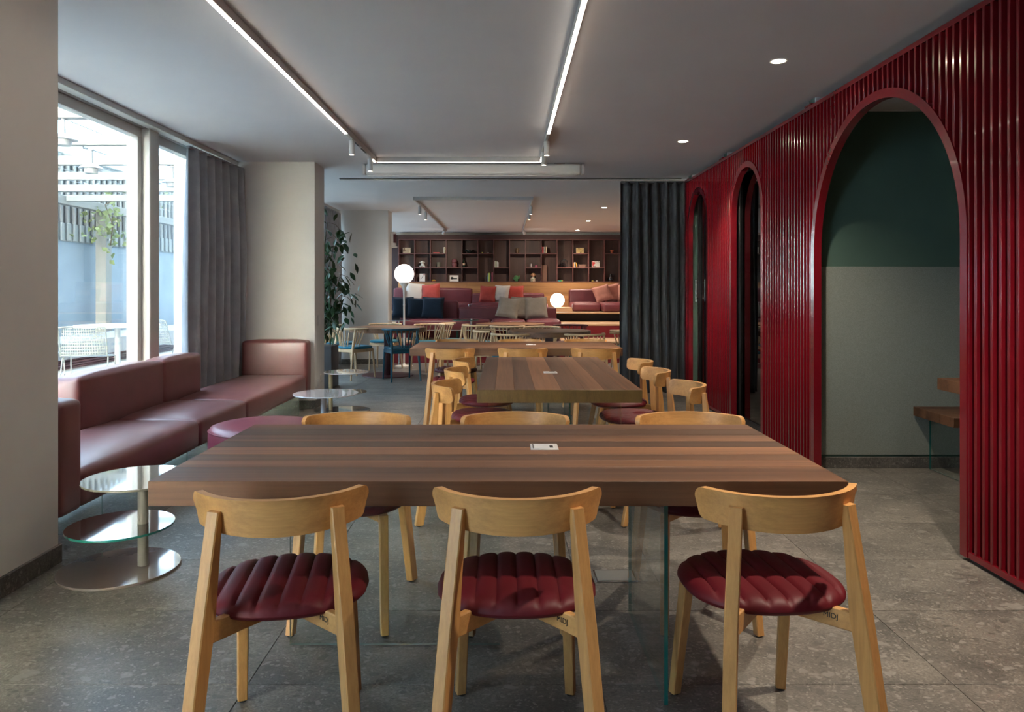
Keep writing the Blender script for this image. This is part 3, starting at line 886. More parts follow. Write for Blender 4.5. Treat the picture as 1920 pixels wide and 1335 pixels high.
sm = make_spindle('maroon spindle chair between the two right round tables', (1.02, 11.85, 0), 178, M['maroon_metal'], M['maroon_metal'])
sm['group'] = SG
def spin(x, y, deg, label): return dup(s0, (x, y, 0), math.radians(deg), label, SG)
spin(-1.98, 12.22, 172, 'pale spindle chair behind the left round table, facing us')
spin(-2.62, 11.75, -85, 'pale spindle chair half hidden by the leafy ficus')
spin(-1.22, 12.00, 215, 'pale spindle chair on the right of the left round table')
spin(-.88, 12.45, -90, 'pale spindle chair standing on the left of the middle round table')
spin(-.46, 11.95, -52, 'pale spindle chair beside the slim steel pole table')
spin(.02, 11.60, -2, 'pale spindle chair with its back to us before the middle round table')
spin(-.22, 10.30, -95, 'pale spindle chair on the left of the nearest round table')
spin(.06, 9.52, -35, 'pale spindle chair at front left of the nearest round table')
spin(1.00, 9.50, 22, 'pale spindle chair at front right of the nearest round table')
spin(1.42, 10.05, 82, 'pale spindle chair on the right of the nearest round table')
spin(1.80, 10.95, 100, 'pale spindle chair almost hidden behind the blue-black curtain')
spin(.54, 11.22, 175, 'pale spindle chair behind the nearest round table, facing us')

# ---- round tables
def round_table(label, x, y, r=.575, rz=0):
    t = thing('round_table', label, 'table', (x, y, 0), rz, 'round walnut tables on maroon pedestals')
    z1, z0 = .735, .668
    n = 7
    ys = [-r + 2*r*i/n for i in range(n+1)]; ton = tones(int(x*100)+900, n, 1.15, 1.75)
    for i in range(n):
        pts = []
        a, b = ys[i]+.0002, ys[i+1]-.0002
        K = 14
        right = [(math.sqrt(max(0, r*r-yy*yy)), yy) for yy in [a+(b-a)*k/K for k in range(K+1)]]
        left = [(-xx, yy) for xx, yy in reversed(right)]
        poly = [q for j, q in enumerate(right+left)]
        cl = []
        for q in poly:
            if not cl or (abs(q[0]-cl[-1][0]) + abs(q[1]-cl[-1][1])) > 1e-4: cl.append(q)
        if (abs(cl[0][0]-cl[-1][0]) + abs(cl[0][1]-cl[-1][1])) < 1e-4: cl.pop()
        p = obj('plank', MB().prism(cl, z0, z1), M['walnut_x'], t); p.color = ton[i] + (1,)
    obj('pedestal', MB().cyl((0,0,.012), (0,0,z0), .058, n=24), M['maroon_metal'], t)
    obj('base', MB().lathe([(0,0),(.385,0),(.39,.005),(.385,.012),(0,.012)], 48), M['maroon_metal'], t)
    return t
round_table('round walnut table on a maroon pedestal beside the teal chair', -1.80, 11.35, rz=.4)
round_table('round walnut table on the right, nearest of the round tables', .60, 10.40, rz=.1)
round_table('round walnut table in the middle, farthest of the round tables', .07, 12.55, rz=.2)

# ---- lounge sofa by the window
sf = thing('lounge_sofa', 'long low burgundy leather sofa by the window on glass legs', 'sofa', (-2.48, 5.85, 0))
def cushion(x0, x1, y0, y1, z0, z1, r=.035):
    """upholstered block, top slightly crowned"""
    mb = MB().rbox(x0, x1, y0, y1, z0, z1, r, 4)
    cx, cy = (x0+x1)/2, (y0+y1)/2
    out = []
    bm = bmesh.new()
    vs2 = [bm.verts.new(p) for p in mb.v]
    for f in mb.f: bm.faces.new([vs2[i] for i in f])
    bmesh.ops.subdivide_edges(bm, edges=[e for e in bm.edges if e.calc_length() > .12], cuts=4, use_grid_fill=True)
    for p in bm.verts:
        sx = max(0, 1-((p.co.x-cx)/((x1-x0)/2))**2); sy = max(0, 1-((p.co.y-cy)/((y1-y0)/2))**2)
        sz = max(0, 1-((p.co.z-(z0+z1)/2)/((z1-z0)/2))**2)
        if p.co.z > z1-1e-4: p.co.z += .016*min(1, sx*1.5)*min(1, sy*1.5)
        if abs(p.co.x-x0) < 1e-4 or abs(p.co.x-x1) < 1e-4: p.co.x += math.copysign(.006, p.co.x-cx)*sy*sz
        if abs(p.co.y-y0) < 1e-4 or abs(p.co.y-y1) < 1e-4: p.co.y += math.copysign(.006, p.co.y-cy)*sx*sz
    bm.verts.index_update()
    m2 = MB().add([p.co.copy() for p in bm.verts], [[q.index for q in f.verts] for f in bm.faces]); bm.free()
    return m2
sx, sy = -2.48, 5.85
EX = -2.125
for a, b in ((3.75, 5.19), (5.19, 6.13), (6.13, 7.95)):
    obj('seat_cushion', cushion(-2.82-sx, EX-sx, a-sy+.002, b-sy-.002, .20, .395, .04), M['sofa'], sf, ang=60)
obj('arm_block', cushion(-2.82-sx, EX-sx, 3.565-sy, 3.748-sy, .20, .752, .028), M['sofa'], sf, ang=60)
obj('end_block', cushion(-2.82-sx, EX-sx, 7.953-sy, 8.14-sy, .20, .752, .028), M['sofa'], sf, ang=60)
obj('back_block', cushion(-2.885-sx, -2.70-sx, 4.73-sy, 5.90-sy, .385, .74, .028), M['sofa'], sf, ang=60)
obj('back_block', cushion(-2.885-sx, -2.70-sx, 5.905-sy, 6.62-sy, .385, .74, .028), M['sofa'], sf, ang=60)
for y in (3.95, 5.0, 5.35, 6.35, 7.7):
    g = MB(); glass_panel(g, -2.78-sx, EX-.012-sx, y-sy-.006, y-sy+.006, .004, .215)
    obj('glass_leg', g, GL, sf)

t = thing('pouf', 'round raspberry leather pouf between sofa and nearest table', 'pouf', (-1.66, 5.12, 0))
obj('cushion', MB().lathe([(0,.09),(.33,.09),(.36,.12),(.362,.25),(.358,.345),(.345,.372),(.31,.383),(.2,.39),(0,.392)], 56), M['pouf'], t, ang=60)
obj('seam', MB().tube([(.358*math.cos(2*PI*k/48), .358*math.sin(2*PI*k/48), .352) for k in range(49)], .004, 6), M['pouf'], t)
g = MB(); glass_panel(g, -.28, .28, -.006, .006, .004, .10); glass_panel(g, -.006, .006, -.28, .28, .004, .10)
obj('glass_leg', g, GL, t)

# ---- round side tables with eccentric poles
def disc(z, r, th=.008, c=(0,0)):
    return MB().lathe([(0,z),(r-.002,z),(r,z+.002),(r,z+th-.002),(r-.002,z+th),(0,z+th)], 56, (c[0], c[1], 0))
def glass_disc(z, r, c, th=.010):
    mb = MB().lathe([(0,z+th),(r,z+th)], 56, (c[0], c[1], 0), 0).lathe([(r,z),(0,z)], 56, (c[0], c[1], 0), 0)
    return mb.lathe([(r,z),(r,z+th)], 56, (c[0], c[1], 0), 1)
t = thing('side_table', 'three-tier round glass side table beside sofa, nearest us', 'side table', (-1.795, 3.47, 0), 0, 'round side tables')
obj('base', disc(0, .263, .012), M['taupe'], t)
obj('lower_shelf', glass_disc(.198, .231, (.005, .0)), [M['brown_mirror'], M['glass_edge']], t)
obj('tabletop', disc(.412, .243, .010, (.078, .02)), M['beige_glass'], t)
obj('pole', MB().cyl((.098, .02, .012), (.098, .02, .412), .0235, n=20), M['pole_grey'], t)
t = thing('side_table', 'white-topped round side table standing right of the sofa', 'side table', (-1.53, 6.34, 0), 0, 'round side tables')
obj('tabletop', disc(.412, .272, .010), M['white_glass'], t)
obj('pole', MB().cyl((-.02, 0, .012), (-.02, 0, .412), .024, n=20), M['white_metal'], t)
obj('lower_shelf', disc(.205, .25, .008, (.10, .05)), M['brown_mirror'], t)
obj('base', disc(0, .27, .012), M['white_metal'], t)
t = thing('side_table', 'beige round side table with a pale brass pole before the planter', 'side table', (-1.72, 8.02, 0), 0, 'round side tables')
obj('tabletop', disc(.412, .24, .010), M['white_glass'], t)
obj('pole', MB().cyl((-.165, .0, .012), (-.165, .0, .412), .022, n=20), M['brass'], t)
obj('lower_shelf', disc(.20, .20, .008, (.02, .0)), M['beige_glass'], t)
obj('base', disc(0, .26, .012), M['taupe'], t)
t = thing('side_table', 'slim steel pole table with clear glass top near middle round table', 'side table', (-.60, 12.95, 0), 0, 'round side tables')
obj('tabletop', glass_disc(.775, .24, (-.10, 0)), GL, t)
obj('pole', MB().cyl((0,0,.012), (0,0,.80), .022, n=16), M['chrome'], t)
obj('base', disc(0, .2, .012), M['taupe'], t)
t = thing('side_table', 'pole table with clear glass top beside the globe floor lamp', 'side table', (-1.86, 12.98, 0), 0, 'round side tables')
obj('tabletop', glass_disc(.765, .20, (0, 0)), [M['glass'], M['white_glass']], t)
obj('pole', MB().cyl((0,0,.012), (0,0,.765), .016, n=16), M['chrome'], t)
obj('base', disc(0, .16, .012), M['taupe'], t)

# ---- floor box in the stone floor
t = thing('floor_box', 'flat steel floor socket box set in the stone floor', 'socket', (.50, 3.38, 0))
obj('frame', MB().rbox(-.10, .10, -.07, .07, 0, .004, .001, 1), M['chrome'], t)
obj('lid', MB().rbox(-.092, .092, -.062, .062, .003, .006, .001, 1), M['pole_grey'], t)

# ---- floor lamp
t = thing('floor_lamp', 'white floor lamp with a glowing globe on a thin stem', 'lamp', (-1.735, 12.70, 0))
obj('base', MB().lathe([(0,0),(.15,0),(.15,.012),(.04,.022),(.016,.05),(0,.05)], 36), M['opal_base'], t)
obj('pole', MB().cyl((0,0,.04), (0,0,1.03), .016, n=16).cyl((0,0,1.03), (0,0,1.06), .018, n=16), M['opal_base'], t)
R = .165; zc = 1.572
prof = [(.016, 1.06-zc), (.018, -.36), (.024, -.28), (.042, -.215), (.075, -.165)]
obj('stem', MB().lathe([(0, prof[0][1])]+prof+[(.085, -.142), (0, -.142)], 32, (0,0,zc)), M['opal_base'], t)
obj('globe', MB().lathe([(0, -R*.866)]+[(R*math.sin(a), -R*math.cos(a)) for a in [PI/6 + (PI*5/6)*k/20 for k in range(20)]]+[(0, R)], 36, (0,0,zc)), M['globe'], t)

# ---- ficus in a planter
t = thing('potted_ficus', 'tall leafy ficus in a grey planter behind the pillar', 'plant', (-2.50, 10.0, 0))
obj('planter', MB().rbox(-.21, .21, -.21, .21, 0, .56, .01, 2), M['pot_grey'], t)
obj('soil', MB().box(-.19, .19, -.19, .19, .55, .565), M['bark'], t)
stems = []
rs = random.Random(3)
for i in range(11):
    a = rs.uniform(0, 2*PI) if i > 8 else rs.uniform(-1.3, 1.0); r1 = rs.uniform(.10, .26); zt = .95 + 1.4*i/10
    pts = [(.05*math.cos(a), .05*math.sin(a), .55)]
    for k in range(1, 7):
        f = k/6
        pts.append((r1*f*math.cos(a) + rs.gauss(0, .03), r1*f*math.sin(a) + rs.gauss(0, .03), .55 + (zt-.55)*f))
    ex = pts[-1]
    pts += [(ex[0]+.10*math.cos(a), ex[1]+.10*math.sin(a), ex[2]-.03), (ex[0]+.20*math.cos(a), ex[1]+.2*math.sin(a), ex[2]-.14)]
    stems.append(pts)
    obj('branch', MB().tube(pts, [.011, .010, .009, .008, .007, .006, .005, .004, .003], 6), M['bark'], t)
lv = MB()
lv.add([(0,0,0),(.018,.028,.004),(.024,.055,.0),(.014,.082,-.004),(0,.108,-.014),(-.014,.082,-.004),(-.024,.055,0),(-.018,.028,.004),(0,.03,-.004),(0,.056,-.006),(0,.083,-.008)],
       [(0,1,8),(1,2,9,8),(2,3,10,9),(3,4,10),(4,5,10),(5,6,9,10),(6,7,8,9),(7,0,8)])
leaf = lv.mesh('leaf', M['leaf'], 80)
for i in range(298):
    pts = stems[i % len(stems)]
    j = rs.choice([2,3,4,5,6,7,8]); p = pts[j]
    o = link('leaf', leaf, t, (p[0]+rs.gauss(.0, .075), p[1]+rs.gauss(0, .085), p[2]+rs.gauss(0, .10)))
    s = rs.uniform(.95, 1.6); o.scale = (s, s, s)
    o.rotation_euler = (rs.uniform(-1.5, -.2), rs.uniform(-.5, .5), rs.uniform(0, 2*PI))

# ---- curtains
def curtain(label, name, pts, z0, z1, mat, folds, amp, seed, cat='curtain', flare=0.0):
    """pts: two ends (x,y) of the hanging line"""
    (xa, ya), (xb, yb) = pts
    t = thing(name, label, cat, ((xa+xb)/2, (ya+yb)/2, 0))
    d = Vector((xb-xa, yb-ya, 0)); L = d.length; d.normalize(); nrm = Vector((-d.y, d.x, 0))
    r = random.Random(seed)
    n = folds*10; rows = 26
    ph = [r.uniform(-.6, .6) for _ in range(folds+2)]; am = [r.uniform(.6, 1.25) for _ in range(folds+2)]
    mb = MB(); vs_ = []; fs = []
    for j in range(rows+1):
        q = j/rows; z = z1 + (z0-z1)*q
        for i in range(n+1):
            s = i/n; k = s*folds; ki = int(min(k, folds-1)); fr = k-ki
            a1 = am[ki]*(1-fr) + am[ki+1]*fr; p1 = ph[ki]*(1-fr) + ph[ki+1]*fr
            w = math.sin(2*PI*k + p1*q*2.0)
            w = math.copysign(abs(w)**.8, w)
            off = amp*a1*w*(.55+.45*min(1, q*3)) + .012*math.sin(5*q + 3*ki)*q + flare*q*(1-s)
            ss = s + .010*math.sin(7*q + 2*ki)*q
            p = d*(ss*L - L/2) + nrm*off
            vs_.append((p.x, p.y, z))
    m = n+1
    for j in range(rows):
        for i in range(n):
            fs.append((j*m+i, j*m+i+1, (j+1)*m+i+1, (j+1)*m+i))
    o = obj('drape', mb.add(vs_, fs), mat, t, ang=80)
    so = o.modifiers.new('thickness', 'SOLIDIFY'); so.thickness = .004; so.offset = 0
    # gathered heading band
    hb = obj('heading', MB().rbox(-L/2, L/2, -.018, .018, z1-.012, z1+.012, .006, 1, M=Matrix.Rotation(math.atan2(d.y, d.x), 4, 'Z')), mat, t)
    for i in range(folds):
        s = (i+.5)/folds*L - L/2; p = d*s
        obj('glider', MB().cyl((p.x, p.y, z1), (p.x, p.y, z1+.03), .004, n=6), M['plate'], t)
curtain('charcoal curtain gathered against the pillar at the end of the sofa', 'window_curtain', ((-2.945, 6.92), (-2.90, 8.165)), .02, 2.625, M['charcoal'], 7, .075, 4, flare=.04)
curtain('charcoal curtain added in the unseen bay behind us to hold back daylight', 'window_curtain', ((-2.9, .75), (-2.9, 3.1)), .02, 2.625, M['charcoal'], 16, .05, 9)  # unseen, added to dim window light on the foreground
curtain('charcoal curtain hanging behind the ficus', 'window_curtain', ((-2.9, 11.95), (-2.9, 13.03)), .02, 2.625, M['charcoal'], 8, .05, 5)
curtain('blue-black curtain drawn to the end of the red slatted wall', 'room_curtain', ((1.43, 9.33), (2.26, 9.33)), .02, 2.645, M['midnight'], 7, .075, 6)

# ================================================================== BOOTH FURNITURE
t = thing('booth_table', 'walnut slab table inside the nearest arched booth', 'table', (3.3, 4.28, 0))
obj('tabletop', MB().rbox(2.69-3.3, .59, 3.90-4.28, 4.66-4.28, .677, .75, .002, 1), M['walnut_x'], t).color = (.95,.9,.85,1)
g = MB(); glass_panel(g, .1, .112, -.28, .28, .004, .677); obj('glass_leg', g, GL, t)
t = thing('booth_bench', 'walnut slab bench below felt wall in nearest arched booth', 'bench', (3.42, 5.18, 0))
for i in range(3):
    obj('plank', MB().rbox(2.96-3.42, .47, -.24+i*.163, -.24+(i+1)*.163-.0004, .385, .45, .0015, 1), M['walnut_x'], t).color = ((.9,.72,.82)[i], (.84,.69,.78)[i], (.8,.66,.74)[i], 1)
g = MB(); glass_panel(g, -.36, -.348, -.2, .22, .004, .385); obj('glass_leg', g, GL, t)
t = thing('booth_bench', 'dark bench in the booth behind the smoked glass door', 'bench', (3.15, 7.35, 0))
obj('seat', MB().rbox(-.6, .7, -.23, .25, .385, .45, .002, 1), M['walnut_x'], t).color = (.9,.85,.8,1)
g = MB(); glass_panel(g, -.45, -.438, -.2, .2, .004, .385); obj('glass_leg', g, GL, t)

# ================================================================== LIGHT FITTINGS
def spot_lamp(name, loc, energy, angle, blend, color=(1.0,.85,.68), target=(0,0,-1), radius=.03, parent=None):
    d = bpy.data.lights.new(name, 'SPOT'); d.energy = energy; d.spot_size = math.radians(angle); d.spot_blend = blend
    d.color = color; d.shadow_soft_size = radius
    o = bpy.data.objects.new(name, d); o.location = loc
    o.rotation_euler = Vector(target).to_track_quat('-Z', 'Y').to_euler()
    if parent: o.parent = parent
    COL.objects.link(o); return o
def downlight(x, y, label, e=75):
    t = thing('downlight', label, 'downlight', (x, y, CEIL), 0, 'recessed downlights along the red wall side')
    obj('trim_ring', MB().lathe([(.042,-.0005),(.052,-.0005),(.054,-.003),(.050,-.006),(.042,-.004),(.042,-.0005)], 32), M['white_metal'], t)
    obj('lens', MB().lathe([(0,-.0015),(.042,-.0015),(.042,-.0005),(0,-.0005)][::-1], 28), M['down'], t)
    spot_lamp('downlight_beam', (0, 0, -.012), e, 118, .75, parent=t, radius=.035)
downlight(1.667, 2.10, 'recessed ceiling downlight above the foreground, out of the picture', 74)
downlight(1.667, 4.57, 'recessed ceiling downlight nearest us, before the large arch', 44)
downlight(1.667, 7.04, 'recessed ceiling downlight before the narrow middle arch', 44)
downlight(1.667, 12.68, 'recessed ceiling downlight right after the blue-black curtain', 60)
downlight(1.667, 15.12, 'recessed ceiling downlight over the stepped platform', 60)
downlight(1.667, 17.45, 'recessed ceiling downlight closest to the bookcase', 50)

TZ = 2.649
XL, XRT = -1.37, .353         # inner faces of the two runs
def rail(mb, x0, x1, y0, y1): return mb.rbox(x0, x1, y0, y1, TZ, CEIL, .002, 1)
t = thing('track_light', 'white U-shaped ceiling light track with glowing strips, near room', 'track light', (0, 4, TZ))
def off(mb, dy): 
    mb.v = [(x, y-dy, z-TZ) for x, y, z in mb.v]; return mb
obj('rail', off(rail(MB(), XL-.027, XL, -1.2, 7.90), 4), M['track_grey'], t)
obj('rail', off(rail(MB(), XRT, XRT+.027, -1.2, 7.90), 4), M['track_grey'], t)
obj('rail', off(rail(MB(), XL, XRT, 7.873, 7.90), 4), M['track_grey'], t)
def strip(x0, x1, y0, y1, m='strip'):
    obj('glowing_strip', off(MB().box(x0, x1, y0, y1, TZ-.004, TZ-.0005), 4), M[m], t)
strip(XL-.025, XL-.002, -1.1, 6.45); strip(XRT+.002, XRT+.025, -1.1, 6.45)
strip(XL+.01, XRT-.01, 7.876, 7.897, 'strip_far'); strip(XL-.025, XL-.002, 7.70, 7.87, 'strip_far'); strip(XRT+.002, XRT+.025, 7.35, 7.87, 'strip_far')
for a in (6.9, 7.25):
    obj('connector', off(MB().box(XL-.022, XL-.005, a-.12, a+.12, TZ-.002, TZ+.001), 4), M['socket_dark'], t)
t2 = thing('track_light', 'white ceiling light track with small spots, far room', 'track light', (0, 14, TZ))
obj('rail', off(rail(MB(), XL-.027, XL, 11.23, 17.2), 14), M['track_grey'], t2)
obj('rail', off(rail(MB(), XRT+.03, XRT+.057, 11.23, 17.2), 14), M['track_grey'], t2)
obj('rail', off(rail(MB(), XL, XRT+.03, 11.23, 11.257), 14), M['track_grey'], t2)
def spot(x, y, label, e=22, tilt=None):
    t = thing('track_spotlight', label, 'spotlight', (x, y, TZ), 0, 'small white spotlights on the ceiling tracks')
    if tilt is None:
        obj('arm', MB().box(-.008, .008, -.02, .02, -.018, 0), M['track_grey'], t)
        obj('body', MB().lathe([(0,-.016),(.025,-.016),(.026,-.018),(.026,-.14),(.022,-.142),(.022,-.134),(0,-.134)], 24), M['white_metal'], t)
        obj('lens', MB().lathe([(.021,-.1375),(0,-.1375)], 20), M['spot_led'], t)
        spot_lamp('spot_beam', (0, 0, -.145), e, 62, .5, parent=t, radius=.02)
    else:
        d = Vector(tilt).normalized(); q = d.to_track_quat('Z', 'Y').to_matrix().to_4x4()
        Mx = Matrix.Translation((0, 0, -.06)) @ q
        obj('arm', MB().cyl((0,0,-.06), (0,0,0), .008, n=8), M['socket_dark'], t)
        obj('body', MB().lathe([(0,-.04),(.03,-.04),(.036,.05),(.03,.05),(.028,.03),(0,.03)], 20, M=Mx), M['white_metal'], t)
        obj('bracket', MB().sphere((0,0,-.055), .022, 12, 8), M['socket_dark'], t)
        p = Mx @ Vector((0, 0, .06))
        spot_lamp('spot_beam', tuple(p), e, 150, 1.0, parent=t, radius=.02, target=tuple(d))
spot(XL-.0135, 6.69, 'white cylinder spot, left run of near track, nearer one')
spot(XL-.0135, 7.60, 'white cylinder spot, left run of near track, at the corner')
spot(XRT+.0135, 6.72, 'white cylinder spot, right run of near track, nearer one')
spot(XRT+.0135, 7.24, 'white cylinder spot, right run of near track, farther one')
spot(XL-.0135, 11.97, 'white cylinder spot, left run of far track, nearer one', 30)
spot(XL-.0135, 12.84, 'white cylinder spot, left run of far track, farther one', 30)
spot(XRT+.0435, 11.97, 'white cylinder spot, right run of far track, nearer one', 30)
spot(XRT+.0435, 12.84, 'white cylinder spot, right run of far track, farther one', 30)
spot(XL-.0135, 16.6, 'tilted white spot at left end of far track, by bookcase', 17, (-.3, .5, -.6))
spot(XRT+.0435, 16.6, 'tilted white spot at right end of far track, by bookcase', 17, (.3, .5, -.6))

t = thing('projector_screen', 'long white rolled-up projector screen housing under the ceiling', 'projector screen', (-.36, 8.26, 2.63))
obj('housing', MB().rbox(-1.19, 1.19, -.058, .058, -.06, .058, .03, 4), M['white_metal'], t)
for s in (-1, 1):
    obj('end_cap', MB().rbox(s*1.205-.02, s*1.205+.02, -.06, .06, -.062, .06, .032, 4), M['plate'], t)
    obj('mounting_bracket', MB().rbox(s*.95-.06, s*.95+.06, -.02, .02, .05, .07, .003, 1), M['chrome'], t)
obj('pull_bar', MB().rbox(-1.17, 1.15, -.02, .02, -.075, -.055, .005, 1), M['plate'], t)

# ---- switches, sockets, speaker
def plate(name, label, cat, loc, w, h, group=None):
    t = thing(name, label, cat, loc, 0, group)
    obj('frame', MB().rbox(0, .008, -w/2, w/2, -h/2, h/2, .002, 1), M['plate'], t)
    obj('rocker', MB().rbox(.006, .011, -w/2+.012, w/2-.012, -h/2+.012, h/2-.012, .002, 1), M['white_metal'], t)
plate('light_switch', 'white light switch on the side of the pillar', 'switch', (-2.095, 8.33, .96), .08, .12)
plate('wall_socket', 'low white wall socket on pillar side, nearer one', 'socket', (-2.095, 8.30, .27), .10, .085, 'wall sockets on the pillar')
plate('wall_socket', 'low white wall socket on pillar side, farther one', 'socket', (-2.095, 8.45, .30), .08, .085, 'wall sockets on the pillar')
t = thing('wall_alarm', 'small pale alarm box on the pillar beside the bookcase', 'alarm box', (-2.07, 13.42, 2.2))
obj('case', MB().rbox(0, .09, -.07, .07, -.12, .14, .012, 2), M['plate'], t)
obj('front_panel', MB().rbox(.05, .096, -.073, .05, -.06, .10, .006, 1), M['maroon_metal'], t)
obj('bracket', MB().rbox(-.0, .11, -.05, .05, -.14, -.115, .004, 1), M['plate'], t)

# ================================================================== BENCH SOFAS ON THE PLATFORM
def soft(name, mat, x0, x1, y0, y1, z0, z1, par, r=.035):
    ox, oy, oz = par.location
    return obj(name, cushion(x0-ox, x1-ox, y0-oy, y1-oy, z0-oz, z1-oz, r), mat, par, ang=60)
SB = M['sofa_back']
lo = thing('bench_sofa', 'lower burgundy leather bench sofa on the first step', 'sofa', (-.5, 14.0, .38))
for a, b in ((-2.02, -.28), (-.275, .36), (.365, 1.005)): soft('seat_cushion', SB, a, b, 13.60, 14.19, .567, .752, lo, .05)
soft('back_cushion', SB, -2.02, -.915, 14.185, 14.38, .60, 1.085, lo)
soft('back_cushion', SB, -.905, .955, 14.185, 14.38, .60, .968, lo)
obj('support_rail', MB().rbox(-1.52, 1.5, -.36, .3, .172, .19, .003, 1), M['plate'], lo)
for x in (-1.3, -.4, .5, 1.3):
    g = MB(); glass_panel(g, x-.006, x+.006, -.3, .28, .0, .172); obj('glass_leg', g, GL, lo)
ul = thing('bench_sofa', 'upper burgundy bench sofa at left, below the bookcase', 'sofa', (-1.4, 17.2, .83))
soft('seat_cushion', SB, -2.55, -.80, 16.55, 17.42, .832, 1.01, ul, .05)
soft('back_cushion', SB, -2.30, -.795, 17.42, 17.70, .90, 1.335, ul)
soft('arm_cushion', SB, -2.55, -2.31, 16.9, 17.70, .90, 1.335, ul)
um = thing('bench_sofa', 'upper burgundy bench sofa in the middle with a low back', 'sofa', (.05, 17.0, .83))
soft('seat_cushion', SB, -1.06+.26, .02, 16.40, 17.2, .832, 1.012, um, .05)
soft('seat_cushion', SB, .025, .92, 16.40, 17.2, .832, 1.012, um, .05)
soft('back_cushion', SB, -.78, .88, 17.2, 17.45, .90, 1.222, um)
obj('chrome_end', MB().rbox(-.875, -.852, -.62, -.55, .045, .155, .003, 1), M['chrome'], um)
ur = thing('bench_sofa', 'upper burgundy bench sofa at right beside the globe table lamp', 'sofa', (2.2, 16.9, .83))
soft('seat_cushion', SB, 1.43, 2.05, 16.15, 17.1, .832, 1.02, ur, .05)
soft('seat_cushion', SB, 2.055, 3.3, 15.75, 17.1, .832, 1.02, ur, .05)
soft('back_cushion', SB, 1.45, 3.3, 17.1, 17.36, .90, 1.308, ur)
t = thing('lamp_plinth', 'oak block carrying the globe table lamp', 'plinth', (1.17, 16.4, .83))
obj('body', MB().rbox(-.32, .27, -.22, .4, 0, .078, .003, 1), M['oak_step'], t)
obj('top_board', MB().rbox(-.325, .275, -.225, .405, .0785, .088, .002, 1), M['oak_step'], t)
t = thing('table_lamp', 'glowing white globe table lamp on the oak block', 'lamp', (1.125, 16.4, .918))
obj('base', MB().lathe([(0,0),(.07,0),(.07,.012),(0,.012)], 24), M['opal_base'], t)
R = .158
obj('globe', MB().lathe([(0, R-.151)]+[(R*math.sin(a), R-R*math.cos(a)-.003) for a in [.35+(PI-.35)*k/20 for k in range(20)]]+[(0, 2*R-.003)], 36), M['globe'], t)

def pillow(name, label, mat, x, y, z, size, lean=.3, yaw=0.0, roll=0.0, group=None):
    t = thing(name, label, 'cushion', (x, y, z), yaw, group)
    n = 14; mb = MB(); vs_ = []; fs = []
    a = size/2; r = random.Random(label)
    k1, k2, k3 = r.uniform(0, 6), r.uniform(0, 6), r.uniform(0, 6)
    for side in (1, -1):
        off_ = len(vs_)
        for i in range(n+1):
            for j in range(n+1):
                u = -1+2*i/n; v = -1+2*j/n
                pin = 1-.085*(1-v*v)*abs(u)**3; pin2 = 1-.085*(1-u*u)*abs(v)**3
                h = max(0, (1-u**4)*(1-v**4))**.55*.34*a
                wr_ = .018*a*math.sin(5*u+k1)*math.sin(4*v+k2) + .012*a*math.sin(9*v+k3)
                vs_.append((a*u*pin, side*(h + wr_*min(1, h*9)), a*v*pin2))
        m = n+1
        for i in range(n):
            for j in range(n):
                q = (off_+i*m+j, off_+(i+1)*m+j, off_+(i+1)*m+j+1, off_+i*m+j+1)
                fs.append(q if side < 0 else q[::-1])
    Mx = Matrix.Translation((0, 0, a*.97)) @ Matrix.Rotation(-lean, 4, 'X') @ Matrix.Rotation(roll, 4, 'Y')
    mb.add(vs_, fs, 0, Mx)
    obj('cover', mb, mat, t, ang=180)
    edge = [(a*u*.985, 0, a*v*.985) for u, v in ((-1,-1),(-.5,-.97),(0,-.945),(.5,-.97),(1,-1),(.97,-.5),(.945,0),(.97,.5),(1,1),(.5,.97),(0,.945),(-.5,.97),(-1,1),(-.97,.5),(-.945,0),(-.97,-.5),(-1,-1))]
    obj('piping', MB().tube([Mx @ Vector(p) for p in edge], .004, 5), mat, t)
    return t
def pz(v, y): return Z(v, y)
pillow('cushion', 'navy cushion on lower bench, leftmost, partly cut by pillar', M['navy'], -1.93, 13.98, .765, .42, .3, .25)
pillow('cushion', 'navy cushion on lower bench behind the lamp stem', M['navy'], -1.66, 13.98, .765, .40, .3, .3, .05)
pillow('cushion', 'navy cushion on lower bench, right of the lamp stem', M['navy'], -1.37, 13.95, .765, .42, .35, .0, .03)
pillow('cushion', 'taupe cushion on lower bench, slumped at left of three', M['beige'], .04, 13.92, .765, .42, .5, -.1, .16)
pillow('cushion', 'taupe cushion on lower bench, upright between two others', M['beige'], .30, 14.02, .765, .42, .25, .3, .03)
pillow('cushion', 'taupe cushion on lower bench, right of three', M['beige'], .56, 13.95, .765, .42, .35, 0, -.05)
M['cream_print'] = art('cream_print_cloth', (.55,.50,.44), [((.10,.11,.13), 6, .68), ((.45,.38,.12), 5, .70)], seed=2)
pillow('cushion', 'cream printed cushion on upper left bench', M['cream_print'], -2.10, 17.15, 1.02, .46, .35, .35, .12)
pillow('cushion', 'coral cushion leaning by the cream printed cushion', M['coral'], -1.73, 17.12, 1.02, .44, .4, -.1, -.1)
pillow('cushion', 'coral cushion on middle upper bench, left of the cream one', M['coral'], -.42, 17.02, 1.02, .38, .25, -.2, .05)
pillow('cushion', 'plain cream cushion between two coral cushions', M['cream'], -.11, 16.98, 1.02, .40, .25, -.5, .04)
pillow('cushion', 'coral cushion on middle upper bench, right of the cream one', M['coral'], .21, 17.0, 1.02, .385, .22, 0, .0)
pillow('cushion', 'salmon pink cushion in front on upper right bench', M['pink'], 2.17, 16.85, 1.03, .40, .5, 0, -.3)
pillow('cushion', 'salmon pink cushion behind on upper right bench', M['pink'], 2.42, 17.0, 1.03, .42, .25, .1, -.15)
pillow('cushion', 'salmon pink cushion cut off by the blue-black curtain', M['pink'], 2.70, 16.85, 1.03, .42, .2, -.7, -.1)

